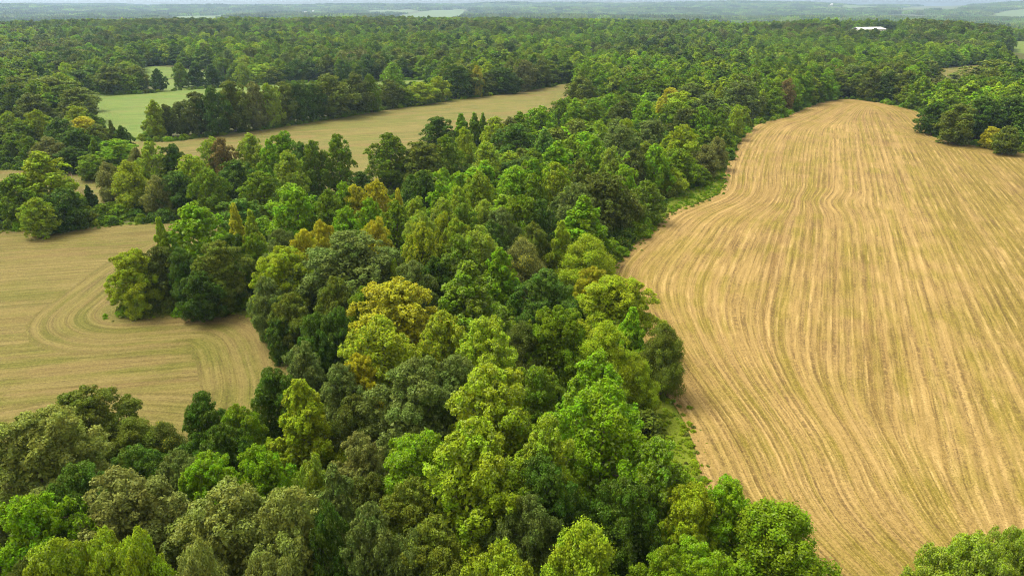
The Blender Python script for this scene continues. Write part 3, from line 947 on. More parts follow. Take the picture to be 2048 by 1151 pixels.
t('round', 520, 345, 70, 'mid', 14, 'vine-covered low in the row')
t('round', 415, 340, 60, 'mid', 15, 'below the rust-topped tree')
t('round', 600, 290, 50, 'deep', 17, 'between the highest row tree and the gap', None)
t('round', 720, 345, 52, 'dark', 9, 'low in the gap left of the meadow pyramid')
# -- second belt beside the meadow
t('dome', 776, 269, 78, 'mid', 19, 'tall at the meadow\'s near edge', 'meadow pyramid', turn=.05, pale=.1)
t('round', 846, 284, 82, 'olive', 17, 'umbrella-like, right of the meadow pyramid', 'umbrella tree')
t('round', 875, 238, 70, 'dark', 16, 'round and dark against the meadow', 'dark meadow tree')
t('spire', 922, 230, 36, 'fresh', 16, 'bright flame right of the dark meadow tree', 'bright meadow flame')
t('spire', 949, 228, 30, 'mid', 16, 'second flame right of the bright meadow flame')
t('spire', 966, 229, 22, 'mid', 16, 'third and thinnest flame at the meadow')
t('round', 990, 237, 55, 'lime', 16, 'yellowish, after the three meadow flames', 'yellowish meadow tree', turn=.2)
t('dome', 928, 256, 38, 'lime', 17, 'a yellow-green column before the meadow flames')
t('dome', 892, 272, 58, 'mid', 17, 'just right of the umbrella tree')
t('dome', 972, 284, 60, 'light', 17, 'pale, on the far bank of the shadow lane', 'pale lane tree', pale=.15)
t('round', 1030, 250, 72, 'deep', 16, 'dark teal, right of the pale lane tree')
t('dome', 1080, 214, 65, 'fresh', 18, 'bright, standing out at the meadow\'s far part', 'bright meadow tree')
t('dome', 1040, 226, 42, 'mid', 16, 'left of the bright meadow tree')
t('round', 1020, 236, 28, 'tan', 15, 'small and brownish by the bright meadow tree', turn=.2)
t('dome', 1122, 199, 48, 'mid', 17, 'in the meadow\'s narrowing end', None)
t('dome', 1188, 274, 66, 'fresh', 18, 'a vivid pointed cluster in the middle belt', 'vivid cluster')
t('cone', 1116, 286, 75, 'fresh', 18, 'pointed, left of the vivid cluster')
t('dome', 1066, 317, 55, 'fresh', 17, 'yellowish flame, left of the yellowish cone', turn=.05)
t('dome', 1160, 323, 70, 'olive', 18, 'right of the yellowish cone', None)
t('dome', 1222, 294, 52, 'light', 17, 'silver-topped below the grey twin domes', pale=.35)
t('round', 1270, 304, 55, 'brown', 16, 'dark olive below the grey twin domes')
t('round', 1252, 330, 55, 'fresh', 16, 'small vivid patch below the dark olive one')
t('dome', 1312, 290, 55, 'fresh', 18, 'bright, below the lime dome of the edge', None)
t('dome', 1325, 322, 60, 'mid', 12, 'dark-sided at the stubble\'s edge')
t('round', 1240, 253, 72, 'grey', 18, 'left of the grey twin domes', 'grey twin domes', pale=.1)
t('round', 1303, 239, 66, 'grey', 18, 'right of the grey twin domes', pale=.12)
t('round', 1366, 252, 68, 'lime', 19, 'lime dome overlooking the stubble', 'lime dome of the edge')
t('round', 1252, 240, 32, 'lime', 17, 'a lime cap between the grey twin domes')
t('loose', 1436, 279, 42, 'tan', 12.3, 'brown-tinged, bulging over the stubble', 'brown-tinged bulge', turn=.15)
t('loose', 1412, 295, 58, 'tan', 12, 'beside the brown-tinged bulge', turn=.2)
t('dome', 1362, 300, 60, 'mid', 14, 'below the lime dome of the edge')
t('loose', 1345, 340, 50, 'lime', 8.8, 'olive-yellow above the grass spit', turn=.2)
t('dome', 1395, 330, 50, 'mid', 7.5, 'above the grass spit, by the stubble')
t('dome', 1405, 214, 52, 'fresh', 18, 'a leafy cone at the edge above the brown-tinged bulge', 'leafy edge cone')
t('dome', 1440, 218, 45, 'mid', 17, 'right of the leafy edge cone')
t('dome', 1474, 214, 36, 'light', 16, 'light-fringed at the stubble\'s edge', None)
t('round', 1375, 217, 55, 'brown', 17, 'dull brown, left of the leafy edge cone')
t('round', 1487, 164, 68, 'grey', 21, 'a big grey dome at the far stubble edge', 'far grey dome', pale=.12)
t('spire', 1526, 181, 26, 'lime', 15, 'lime slip right of the far grey dome')
t('dome', 1553, 177, 44, 'mid', 16, 'reddish-tinged beside the rusty edge tree', turn=.2, turned=(.24, .16, .05))
t('dome', 1576, 158, 38, 'rust', 19.5, 'rusty, near the stubble\'s far end', 'rusty edge tree', turn=.3, turned=(.24, .18, .05))
t('dome', 1598, 152, 40, 'olive', 17, 'last at the edge before the stubble\'s far end')
t('round', 1418, 190, 65, 'grey', 18, 'left of the far grey dome', None, pale=.1)
t('dome', 1442, 173, 28, 'lime', 17, 'thin lime top behind the far grey dome')
t('round', 1365, 187, 74, 'light', 18, 'weeping light crown by the yellow one', 'weeping light crown')
t('round', 1344, 176, 42, 'yellow', 17, 'yellow cap behind the weeping light crown', 'yellow cap tree', turn=.25)
t('spire', 1320, 198, 26, 'yellow', 16, 'yellow slip left of the weeping light crown', turn=.2)
t('dome', 1292, 203, 55, 'fresh', 18, 'vivid, left of the yellow slip', None)
t('round', 1162, 158, 58, 'olive', 18, 'a round ball closing the meadow\'s far end', 'ball at the meadow end')
t('cone', 1203, 145, 38, 'fresh', 20, 'vivid flame right of the ball at the meadow end', 'vivid flame')
t('round', 1228, 158, 42, 'dark', 17, 'right of the vivid flame')
t('round', 1278, 150, 58, 'olive', 18, 'dull dome, second right of the vivid flame', 'dull dome')
t('dome', 1246, 160, 26, 'fresh', 17, 'between the vivid flame and the dull dome')
t('dome', 1222, 188, 46, 'fresh', 17, 'in front of the vivid flame')
t('dome', 1150, 206, 48, 'fresh', 17, 'in front of the ball at the meadow end')
t('dome', 1185, 206, 50, 'mid', 17, 'second in front of the ball at the meadow end')
t('dome', 1255, 186, 46, 'mid', 17, 'in front of the dull dome')
t('round', 1248, 205, 44, 'brown', 16, 'brownish below the dull dome')
t('round', 1385, 168, 50, 'grey', 17, 'above the weeping light crown')
t('dome', 1318, 160, 40, 'mid', 17, 'right of the dull dome, small')
t('dome', 1358, 152, 26, 'fresh', 17, 'bright thin top behind the yellow cap tree')
t('round', 1402, 156, 36, 'lime', 17, 'yellowed top above the grey trees', turn=.3)
t('round', 1340, 208, 50, 'mid', 17, 'below the yellow cap tree')
# -- the dark mass left of the pasture
t('round', 92, 157, 120, 'olive', 20, 'the broadest hump left of the pasture', 'broad olive hump')
t('round', 148, 180, 75, 'olive', 18, 'the broad olive hump\'s neighbour on the pasture side')
t('round', 22, 168, 75, 'olive', 19, 'the broad olive hump\'s neighbour at the edge')
t('round', 60, 190, 70, 'brown', 18, 'in front of the broad olive hump')
t('round', 150, 212, 45, 'lime', 15, 'lime cap in front of the hump', 'lime cap')
t('round', 166, 234, 55, 'yellow', 14, 'yellow-orange, under the lime cap', 'yellow-orange crown', turn=.3)
t('round', 192, 250, 48, 'olive', 13, 'right of the yellow-orange crown')
t('dome', 70, 221, 48, 'lime', 17, 'yellowish, in front of the broad olive hump', 'yellowish hump tree', turn=.15)
t('dome', 15, 224, 40, 'light', 14, 'at the edge, left of the yellowish hump tree')
t('round', 116, 240, 62, 'dark', 16, 'right of the yellowish hump tree')
t('dome', 38, 242, 50, 'mid', 13, 'below the yellowish hump tree')
t('cone', 240, 254, 40, 'dark', 13, 'dark, jutting toward the pasture mouth')
t('spire', 220, 243, 18, 'olive', 14, 'beside the dark one at the pasture mouth')
t('dome', 20, 268, 60, 'mid', 12, 'at the edge above the small strip of field', None)
t('dome', 55, 275, 42, 'mid', 12, 'conical, above the small strip of field')
t('round', 92, 276, 50, 'tan', 12.5, 'brownish, left of the dark ball tree', turn=.2)
t('round', 150, 258, 70, 'dark', 14, 'dark, above the clump at the meadow mouth')
# -- the hedge between pasture and meadow
HEDGE0 = len(T)
t('cone', 304, 203, 40, 'lime', 16, 'at the tip of the hedge between pasture and meadow', 'hedge tip tree', turn=.1)
t('round', 330, 209, 28, 'brown', 14, 'second in the hedge, thin and dark')
t('round', 356, 207, 46, 'brown', 15, 'third in the hedge from the lime tip')
t('round', 388, 189, 58, 'brown', 17, 'a taller brown crown in the hedge', 'tall brown hedge tree')
t('round', 420, 178, 50, 'dark', 18, 'right of the tall brown hedge tree')
t('round', 458, 167, 66, 'olive', 19, 'a broad crown in the hedge with a paler top', 'broad hedge crown')
t('round', 505, 169, 52, 'tan', 18, 'olive-tan, right of the broad hedge crown', turn=.05)
t('dome', 534, 168, 34, 'light', 17, 'thin pale tree with gaps in the hedge', 'thin pale hedge tree', pale=.3)
t('round', 566, 166, 54, 'olive', 17, 'right of the thin pale hedge tree')
t('round', 596, 165, 42, 'dark', 17, 'second right of the thin pale hedge tree')
t('round', 655, 152, 82, 'olive', 19, 'the biggest crown of the hedge', 'biggest hedge crown')
t('round', 708, 149, 60, 'brown', 18, 'right of the biggest hedge crown')
t('dome', 738, 150, 36, 'mid', 18, 'narrow, second right of the biggest hedge crown')
t('round', 622, 170, 40, 'dark', 16, 'left of the biggest hedge crown')
t('round', 776, 162, 52, 'olive', 15, 'pale-topped, before the lime one of the hedge', turn=.05)
t('round', 838, 166, 56, 'lime', 15, 'lime, in the middle of the hedge', 'lime hedge tree')
t('dome', 876, 154, 44, 'lime', 15, 'right of the lime hedge tree')
t('round', 806, 178, 36, 'mid', 13, 'left of the lime hedge tree, low')
t('round', 912, 130, 54, 'dark', 18, 'left of the straw-gold tree')
t('dome', 953, 134, 30, 'gold', 18, 'a straw-gold crown rising out of the hedge', 'straw-gold tree', turn=.5)
t('round', 933, 142, 34, 'dark', 16, 'pressed against the straw-gold tree')
t('round', 1002, 136, 60, 'dark', 17, 'second right of the straw-gold tree')
t('round', 974, 146, 40, 'olive', 15, 'right of the straw-gold tree, low')
t('round', 1046, 122, 48, 'tan', 18, 'olive-tan near the hedge\'s far end', turn=.05)
t('round', 1084, 120, 40, 'olive', 18, 'at the hedge\'s far end', 'hedge end tree')
for r in T[HEDGE0:]:
    r['foot'] = 1 + (hash_kind(r['place']) % 4)
# -- the belt behind the pasture
t('dome', 357, 125, 32, 'mid', 19, 'first tree of the pair on the pasture\'s far side', 'pasture pair')
t('cone', 388, 126, 36, 'dark', 18, 'second tree of the pasture pair')
t('cone', 420, 130, 34, 'dark', 17, 'starts the belt right of the pasture pair')
t('dome', 442, 114, 46, 'mid', 19, 'tall in the belt right of the pasture pair', 'tall belt tree', pale=.1)
t('dome', 495, 113, 44, 'mid', 19, 'next crown right of the tall belt tree')
t('round', 564, 118, 46, 'tan', 17, 'yellow-topped in the belt behind the pasture', turn=.1)
t('dome', 532, 122, 40, 'dark', 17, 'left of the yellow-topped belt tree')
t('round', 592, 118, 34, 'deep', 18, 'right of the yellow-topped belt tree')
t('cone', 312, 139, 28, 'dark', 16, 'ending the dark wood left of the back field')
t('round', 215, 134, 62, 'olive', 19, 'in the dark wood above the pasture', None)
t('round', 268, 132, 48, 'olive', 18, 'third from the dark wood\'s end above the pasture', None)
# -- the wood right of the stubble
t('round', 1876, 206, 58, 'dark', 16, 'the jutting tip of the right wood', 'tip of the right wood')
t('round', 1922, 212, 70, 'olive', 18, 'second crown behind the tip of the right wood')
t('round', 1972, 200, 78, 'dark', 19, 'a high dark crown in the right wood', 'high dark crown')
t('round', 2030, 196, 80, 'dark', 20, 'at the edge right of the high dark crown')
t('round', 1988, 254, 36, 'gold', 10, 'an orange-gold small tree at the foot of the right wood', 'orange-gold small tree', turn=.5)
t('round', 2020, 255, 52, 'olive', 12, 'right of the orange-gold small tree')
t('round', 1850, 116, 84, 'olive', 20, 'the big hump above the stubble\'s far side', 'far big hump')
t('round', 1992, 122, 110, 'olive', 21, 'the widest hump of the right wood', 'widest right hump')
t('loose', 1755, 145, 42, 'tan', 17, 'orange-tan, facing the stubble\'s far end', 'orange-tan tree', turn=.35)
t('loose', 1676, 142, 44, 'tan', 17, 'straw-coloured behind the stubble\'s apex', None, turn=.2)
t('dome', 1632, 126, 44, 'mid', 19, 'tall and dark behind the stubble\'s apex', None)
t('dome', 1612, 136, 36, 'dark', 18, 'left of the tall tree behind the apex')
t('round', 1720, 140, 44, 'mid', 17, 'left of the orange-tan tree')
t('round', 1800, 158, 60, 'mid', 15, 'low green crown right of the orange-tan tree')
t('loose', 1842, 165, 56, 'tan', 14, 'feathery pale tree before the far big hump', turn=.1)
t('loose', 1900, 162, 74, 'olive', 15, 'feathery olive, left of the widest right hump')
t('dome', 1590, 95, 56, 'light', 19, 'lone bright crown in the wood beyond the apex', 'lone bright crown')

HEDGE_FOOT = np.array([(290, 278), (430, 270), (600, 246), (740, 224), (880, 203), (1000, 187), (1100, 174)], float)
# where each stands
for r in T:
    if r.get('foot'):
        b_ = at(r['x'], np.interp(r['x'], HEDGE_FOOT[:, 0], HEDGE_FOOT[:, 1]) - (r['foot'] - 1))
        k_ = ray(r['x'], r['y'])
        r['h'] = float((CAM_H + k_[2] / k_[1] * b_[1]) / 0.98)
    p = at(r['x'], r['y'], r['h'] * 0.98)
    dist = math.hypot(p[0], p[1])
    depth = to_px(*p)[2]
    r['pos'] = (p[0], p[1])
    r['wm'] = r['w'] / FPX * depth
    r['dist'] = dist

# labels: look, then where it stands; a tree without a place of its own is told by its neighbour
LAND = [r for r in T if r['short']]
NAMEOF = {'cedar': 'cedar_tree', 'thicket': 'shrub'}
seen_labels = set()
for r in T:
    noun = 'shrub' if r['kind'] == 'thicket' else 'tree'
    look = f"{TINT[r['tint']][1]} {SHAPE_WORD[r['kind']]} {noun}"
    places = [r['place']] if r['place'] else []
    if not places:
        for q in sorted((q for q in LAND if q is not r), key=lambda q: (q['pos'][0] - r['pos'][0]) ** 2 + (q['pos'][1] - r['pos'][1]) ** 2):
            dx, dy = r['x'] - q['x'], (r['pos'][1] - q['pos'][1]) / r['dist'] * 900
            rel = ('right of' if dx > 0 else 'left of') if abs(dx) > abs(dy) else ('behind' if dy > 0 else 'in front of')
            places.append(f"just {rel} the {q['short']}")
    for pl in places:
        lab = f"{look} {pl}"
        if lab not in seen_labels:
            break
    seen_labels.add(lab)
    r['label'] = lab
    if len(lab.split()) > 15:
        print('LONG', len(lab.split()), lab)

rng = random.Random(5)


def plant_tree(r):
    kind = r['kind']
    lod = 'near' if r['dist'] < 165 else 'mid'
    nvar = {'near': {'round': 4, 'dome': 4, 'cone': 2, 'loose': 1, 'spire': 1, 'cedar': 1, 'thicket': 1}, 'mid': {'round': 4, 'dome': 4, 'cone': 2, 'loose': 2, 'spire': 1, 'cedar': 1, 'bush': 1}}[lod][kind]
    var = rng.randrange(nvar)
    cm, tm = proto(kind, lod, var)
    x, y = r['pos']
    e = link(NAMEOF.get(kind, 'broadleaf_tree'), None, label=r['label'], category='shrub' if kind == 'thicket' else 'tree',
             group='shrubs at the field corner' if kind == 'thicket' else 'trees of the woods and hedges')
    e.location = (x, y, float(terrain(x, y)))
    e.rotation_euler = (0, 0, rng.uniform(0, 6.283))
    sx = max((1.0 if kind == 'thicket' else 1.12) * r['wm'], min(1.6 * r['wm'], (0.34 if kind == 'spire' else 0.54) * r['h'])) / TYPES[kind]['w']
    e.scale = (sx * rng.uniform(0.96, 1.06), sx * rng.uniform(0.96, 1.06), r['h'] / TYPES[kind]['h'])
    c = link('crown', cm, e)
    col = np.array(TINT[r['tint']][0]) * rng.uniform(0.94, 1.16)
    c['tint'] = [float(v) for v in col]
    c['turn'] = float(r['turn'])
    c['pale'] = float(r['pale'])
    c['turned'] = [float(v) for v in r['turned']]
    link('trunk', tm, e)


for r in T:
    plant_tree(r)

# ---------------------------------------------------------------- the bare dead tree behind the hay


def dead_tree():
    rr = np.random.default_rng(12)
    p = at(150, 412)
    e = link('dead_tree', None, label='bare dead tree with thin tan twigs beside the vine-wrapped stump', category='tree')
    e.location = (*p[:2], 0)
    Vs, Fs, off = [], [], 0
    Vt, Ft, offt = [], [], 0

    def branch(s, d, L, rad, lev):
        nonlocal off, offt
        pts = [s]
        dd = d
        for k in range(4):
            dd = unit(dd + rr.normal(0, 0.10, 3) + np.array([0, 0, 0.04]))
            pts.append(pts[-1] + dd * L / 4)
        V, F = tube(np.array(pts), np.linspace(rad, rad * 0.45, 5), 6 if lev < 2 else 4)
        if lev < 2:
            Vs.append(V)
            Fs.append(F + off)
            off += len(V)
        else:
            Vt.append(V)
            Ft.append(F + offt)
            offt += len(V)
        if lev < 4:
            for k in range([4, 5, 5, 4][lev]):
                f = rr.uniform(0.35, 1.0)
                q = pts[min(4, int(f * 4) + 1)]
                nd = unit(dd + rr.normal(0, 0.55, 3) + np.array([0, 0, 0.3]))
                branch(q, nd, L * rr.uniform(0.5, 0.72), rad * 0.42, lev + 1)
    branch(np.zeros(3), np.array([-0.08, 0, 1.0]), 4.6, 0.34, 0)
    branch(np.array([0.5, 0.2, 0]), np.array([0.35, 0, 1.0]), 3.8, 0.24, 0)
    link('trunk', new_mesh('trunk', np.concatenate(Vs), np.concatenate(Fs), M_BARK), e)
    link('twigs', new_mesh('twigs', np.concatenate(Vt), np.concatenate(Ft), plain('dry_twigs', (0.42, 0.33, 0.2))), e)


dead_tree()

# ---------------------------------------------------------------- the woods between and beyond: nobody could count them
nrng = np.random.default_rng(42)


def scatter_object(name, pts, scale, rot, idx, tint, turn, pale, turned, protos, **props):
    """One object of kind stuff: each point carries a copy of a crown mesh."""
    me = bpy.data.meshes.new(name)
    me.vertices.add(len(pts))
    me.vertices.foreach_set('co', np.asarray(pts, np.float32).ravel())
    for an, v, ty in (('scl', scale, 'FLOAT_VECTOR'), ('rot', rot, 'FLOAT'), ('idx', idx, 'INT'), ('turn', turn, 'FLOAT'), ('pale', pale, 'FLOAT')):
        a = me.attributes.new(an, ty, 'POINT')
        a.data.foreach_set('vector' if ty == 'FLOAT_VECTOR' else 'value', np.asarray(v, np.int32 if ty == 'INT' else np.float32).ravel())
    for an, v in (('tint', tint), ('turned', turned)):
        a = me.attributes.new(an, 'FLOAT_COLOR', 'POINT')
        a.data.foreach_set('color', np.concatenate([np.asarray(v, np.float32), np.ones((len(pts), 1), np.float32)], 1).ravel())
    o = link(name, me, **props)
    ng = bpy.data.node_groups.new(name, 'GeometryNodeTree')
    ng.interface.new_socket('Geometry', in_out='INPUT', socket_type='NodeSocketGeometry')
    ng.interface.new_socket('Geometry', in_out='OUTPUT', socket_type='NodeSocketGeometry')
    gi, go = ng.nodes.new('NodeGroupInput'), ng.nodes.new('NodeGroupOutput')

    def named(n, ty):
        nd = ng.nodes.new('GeometryNodeInputNamedAttribute')
        nd.data_type = ty
        nd.inputs['Name'].default_value = n
        return nd.outputs['Attribute']
    si, ss, sr = named('idx', 'INT'), named('scl', 'FLOAT_VECTOR'), named('rot', 'FLOAT')
    cx = ng.nodes.new('ShaderNodeCombineXYZ')
    ng.links.new(sr, cx.inputs[2])
    er = ng.nodes.new('FunctionNodeEulerToRotation')
    ng.links.new(cx.outputs[0], er.inputs[0])
    jn = ng.nodes.new('GeometryNodeJoinGeometry')
    for k, cm in enumerate(protos):
        po = bpy.data.objects.new('crown_source', cm)
        oi = ng.nodes.new('GeometryNodeObjectInfo')
        oi.inputs['Object'].default_value = po
        oi.inputs['As Instance'].default_value = True
        cmp_ = ng.nodes.new('FunctionNodeCompare')
        cmp_.data_type = 'INT'
        cmp_.operation = 'EQUAL'
        ng.links.new(si, cmp_.inputs[2])
        cmp_.inputs[3].default_value = k
        ip = ng.nodes.new('GeometryNodeInstanceOnPoints')
        ng.links.new(gi.outputs[0], ip.inputs['Points'])
        ng.links.new(cmp_.outputs[0], ip.inputs['Selection'])
        ng.links.new(oi.outputs['Geometry'], ip.inputs['Instance'])
        ng.links.new(er.outputs[0], ip.inputs['Rotation'])
        ng.links.new(ss, ip.inputs['Scale'])
        ng.links.new(ip.outputs[0], jn.inputs[0])
    ng.links.new(jn.outputs[0], go.inputs[0])
    md = o.modifiers.new('scatter', 'NODES')
    md.node_group = ng
    return o


def in_fields(x, y, grow=0.0):
    bad = np.zeros(x.shape, bool)
    for pl in FIELDS:
        lo, hi = pl.min(0) - 12, pl.max(0) + 12
        m = (x > lo[0]) & (x < hi[0]) & (y > lo[1]) & (y < hi[1])
        if m.any():
            ins = inside(pl, x[m], y[m])
            if hasattr(grow, '__len__') or grow:
                d = edge_dist(pl, x[m], y[m])[0]
                ins = ins | (d < (grow[m] if hasattr(grow, '__len__') else grow))
            bad[np.nonzero(m)[0]] |= ins
    return bad


def pick_species(x, y):
    """Kind index and tint: stands of dull round crowns, of bright upright ones, and mixed."""
    n = len(x)
    a = vnoise(x / 130, y / 130, 21) + 0.5 * vnoise(x / 45, y / 45, 22) + 0.25 * smooth(-150, 250, x) - 0.05
    central = smooth(170, 60, np.abs(x - 25 - 0.18 * y)) * smooth(520, 330, y) * smooth(70, 120, y)
    bright = nrng.random(n) < np.clip(0.5 + 2.0 * a + 0.5 * central, 0.05, 0.95)
    kinds = np.where(bright, nrng.choice(['dome', 'dome', 'cone'], n), nrng.choice(['round', 'round', 'round', 'dome', 'loose'], n))
    tb = nrng.choice(['fresh', 'mid', 'mid', 'light', 'deep', 'lime'], n, p=[.27, .34, .12, .16, .08, .03])
    td = nrng.choice(['olive', 'dark', 'grey', 'brown', 'mid', 'deep', 'tan'], n, p=[.30, .22, .12, .08, .16, .08, .04])
    tn = np.where(bright, tb, td)
    return kinds, tn


def wood():
    # candidates on a jittered grid that the drone looks at
    xs, ys = [], []
    step = 9.6
    for y0 in np.arange(40, 1900, step):
        hw = 0.76 * (y0 + 40) + 20
        k = int(2 * hw / step)
        xs.append(np.linspace(-hw, hw, k) + nrng.uniform(-.42, .42, k) * step)
        ys.append(y0 + nrng.uniform(-.42, .42, k) * step)
    x, y = np.concatenate(xs), np.concatenate(ys)
    d = np.hypot(x, y)
    kinds, tn = pick_species(x, y)
    w = nrng.uniform(10.5, 18.0, len(x)) * np.where(np.isin(kinds, ['round']), 1.1, 0.92)
    h = nrng.uniform(11.5, 20.5, len(x)) + 2.5 * vnoise(x / 60, y / 60, 30)
    far = smooth(420, 700, d)
    w = w * (1 + 0.30 * far)
    h = h * (1 + 0.10 * far)
    ok = (nrng.random(len(x)) > 0.30 * far) & ~in_fields(x, y, w * 0.33) & ~((vnoise(x / 130, y / 170, 52) > 0.36) & (d > 700))
    x, y, d, kinds, tn, w, h = (v[ok] for v in (x, y, d, kinds, tn, w, h))
    px, py, dep = to_px(x, y, h)
    near = d < 470
    keep = np.ones(len(x), bool)
    TX = np.array([r['pos'][0] for r in T])
    TY = np.array([r['pos'][1] for r in T])
    TW = np.array([r['wm'] for r in T])
    TH = np.array([r['h'] for r in T])
    TPX, TPY, TWP = np.array([r['x'] for r in T]), np.array([r['y'] for r in T]), np.array([r['w'] for r in T])
    TD = np.hypot(TX, TY)
    for i in np.nonzero(near)[0]:
        q = np.hypot(TX - x[i], TY - y[i])
        if (q < 0.40 * (TW + w[i])).any():
            keep[i] = False
            continue
        # an unlabelled tree never hides a crown that stands behind it
        hh = h[i] * 0.92
        for _ in range(7):
            ppx, ppy, dd = to_px(x[i], y[i], hh)
            wp = w[i] / dd * FPX
            blk = (TD > d[i]) & (np.abs(TPX - ppx) < 0.5 * (TWP + 0.8 * wp)) & (ppy < TPY + 0.62 * TWP) & (ppy + wp * 1.8 > TPY)
            # nor does it lie over a field that shows
            if not blk.any():
                vis = np.array([ppy + 2]), np.array([ppx])
                g = at(ppx, ppy + 3)
                if ppy < 10 or not in_fields(np.array([g[0]]), np.array([g[1]]))[0] or d[i] > 430:
                    break
            hh *= 0.84
        else:
            keep[i] = False
            continue
        if hh < 4.0:
            keep[i] = False
        w[i] *= max(0.6, min(1, hh / h[i] * 1.1))
        h[i] = hh
    x, y, d, kinds, tn, w, h = (v[keep] for v in (x, y, d, kinds, tn, w, h))
    # no crown stands across one of the far gaps that show
    gap = np.zeros(len(x), bool)
    for fr, side in ((0.97, 0), (0.8, -.3), (0.8, .3), (0.6, -.45), (0.6, .45), (0.6, 0), (0.4, -.45), (0.4, .45), (0.35, 0)):
        ppx, ppy, dd = to_px(x + side * w, y, terrain(x, y) + h * fr)
        b_ = (575.5 - ppy) / FPX
        tt = CAM_H / np.maximum(sp - b_ * cp, 1e-4)
        gx, gy = (ppx - 1024.0) / FPX * tt, (cp + b_ * sp) * tt
        for pl in (GAPFIELD, GAPFIELD2, BACKFIELD, PASTURE):
            gap |= inside(pl, gx, gy) & (d > 330)
        for pl in (HAY, MEADOW):
            if side == 0 and fr > 0.5:
                gap |= inside(pl, gx, gy)
    x, y, d, kinds, tn, w, h = (v[~gap] for v in (x, y, d, kinds, tn, w, h))
    bx, by, bz = BUILD['shed']
    Db = math.hypot(bx, by)
    al = (x * bx + y * by) / Db
    sd_ = np.abs(x * by - y * bx) / Db
    roof = bz + 3.0
    hide = (sd_ < 44 * al / Db + 6) & (al < Db + 22) & (terrain(x, y) + h * 0.9 > CAM_H + (roof - CAM_H) * al / Db)
    x, y, d, kinds, tn, w, h = (v[~hide] for v in (x, y, d, kinds, tn, w, h))
    z = terrain(x, y)
    protos, keys = [], {}
    idx = np.zeros(len(x), int)
    scl = np.zeros((len(x), 3))
    for i in range(len(x)):
        k = kinds[i]
        lod = 'midwood' if d[i] < 260 else 'wood'
        key = (k, lod, int(nrng.integers(0, 2 if lod == 'midwood' else 3)))
        if key not in keys:
            keys[key] = len(protos)
            protos.append(proto(*key)[0])
        idx[i] = keys[key]
        s = w[i] / TYPES[k]['w']
        scl[i] = (s, s, h[i] / TYPES[k]['h'])
    tint = np.array([TINT[q][0] for q in tn]) * (nrng.uniform(0.7, 1.3, len(x)) * (1 + 0.55 * vnoise(x / 90, y / 70, 51)))[:, None]
    tint *= (1 + 0.2 * smooth(500, 330, d) * smooth(110, 170, d))[:, None]
    turn = np.where(nrng.random(len(x)) < 0.014, nrng.uniform(.2, .45, len(x)), 0.0)
    scatter_object('wood', np.stack([x, y, z], -1), scl, nrng.uniform(0, 6.28, len(x)), idx, tint, turn, np.full(len(x), .07),
                   np.tile(GOLD, (len(x), 1)), protos, kind='stuff', label='mixed woodland filling the ground between and beyond the fields')
    print('wood trees', len(x))


wood()


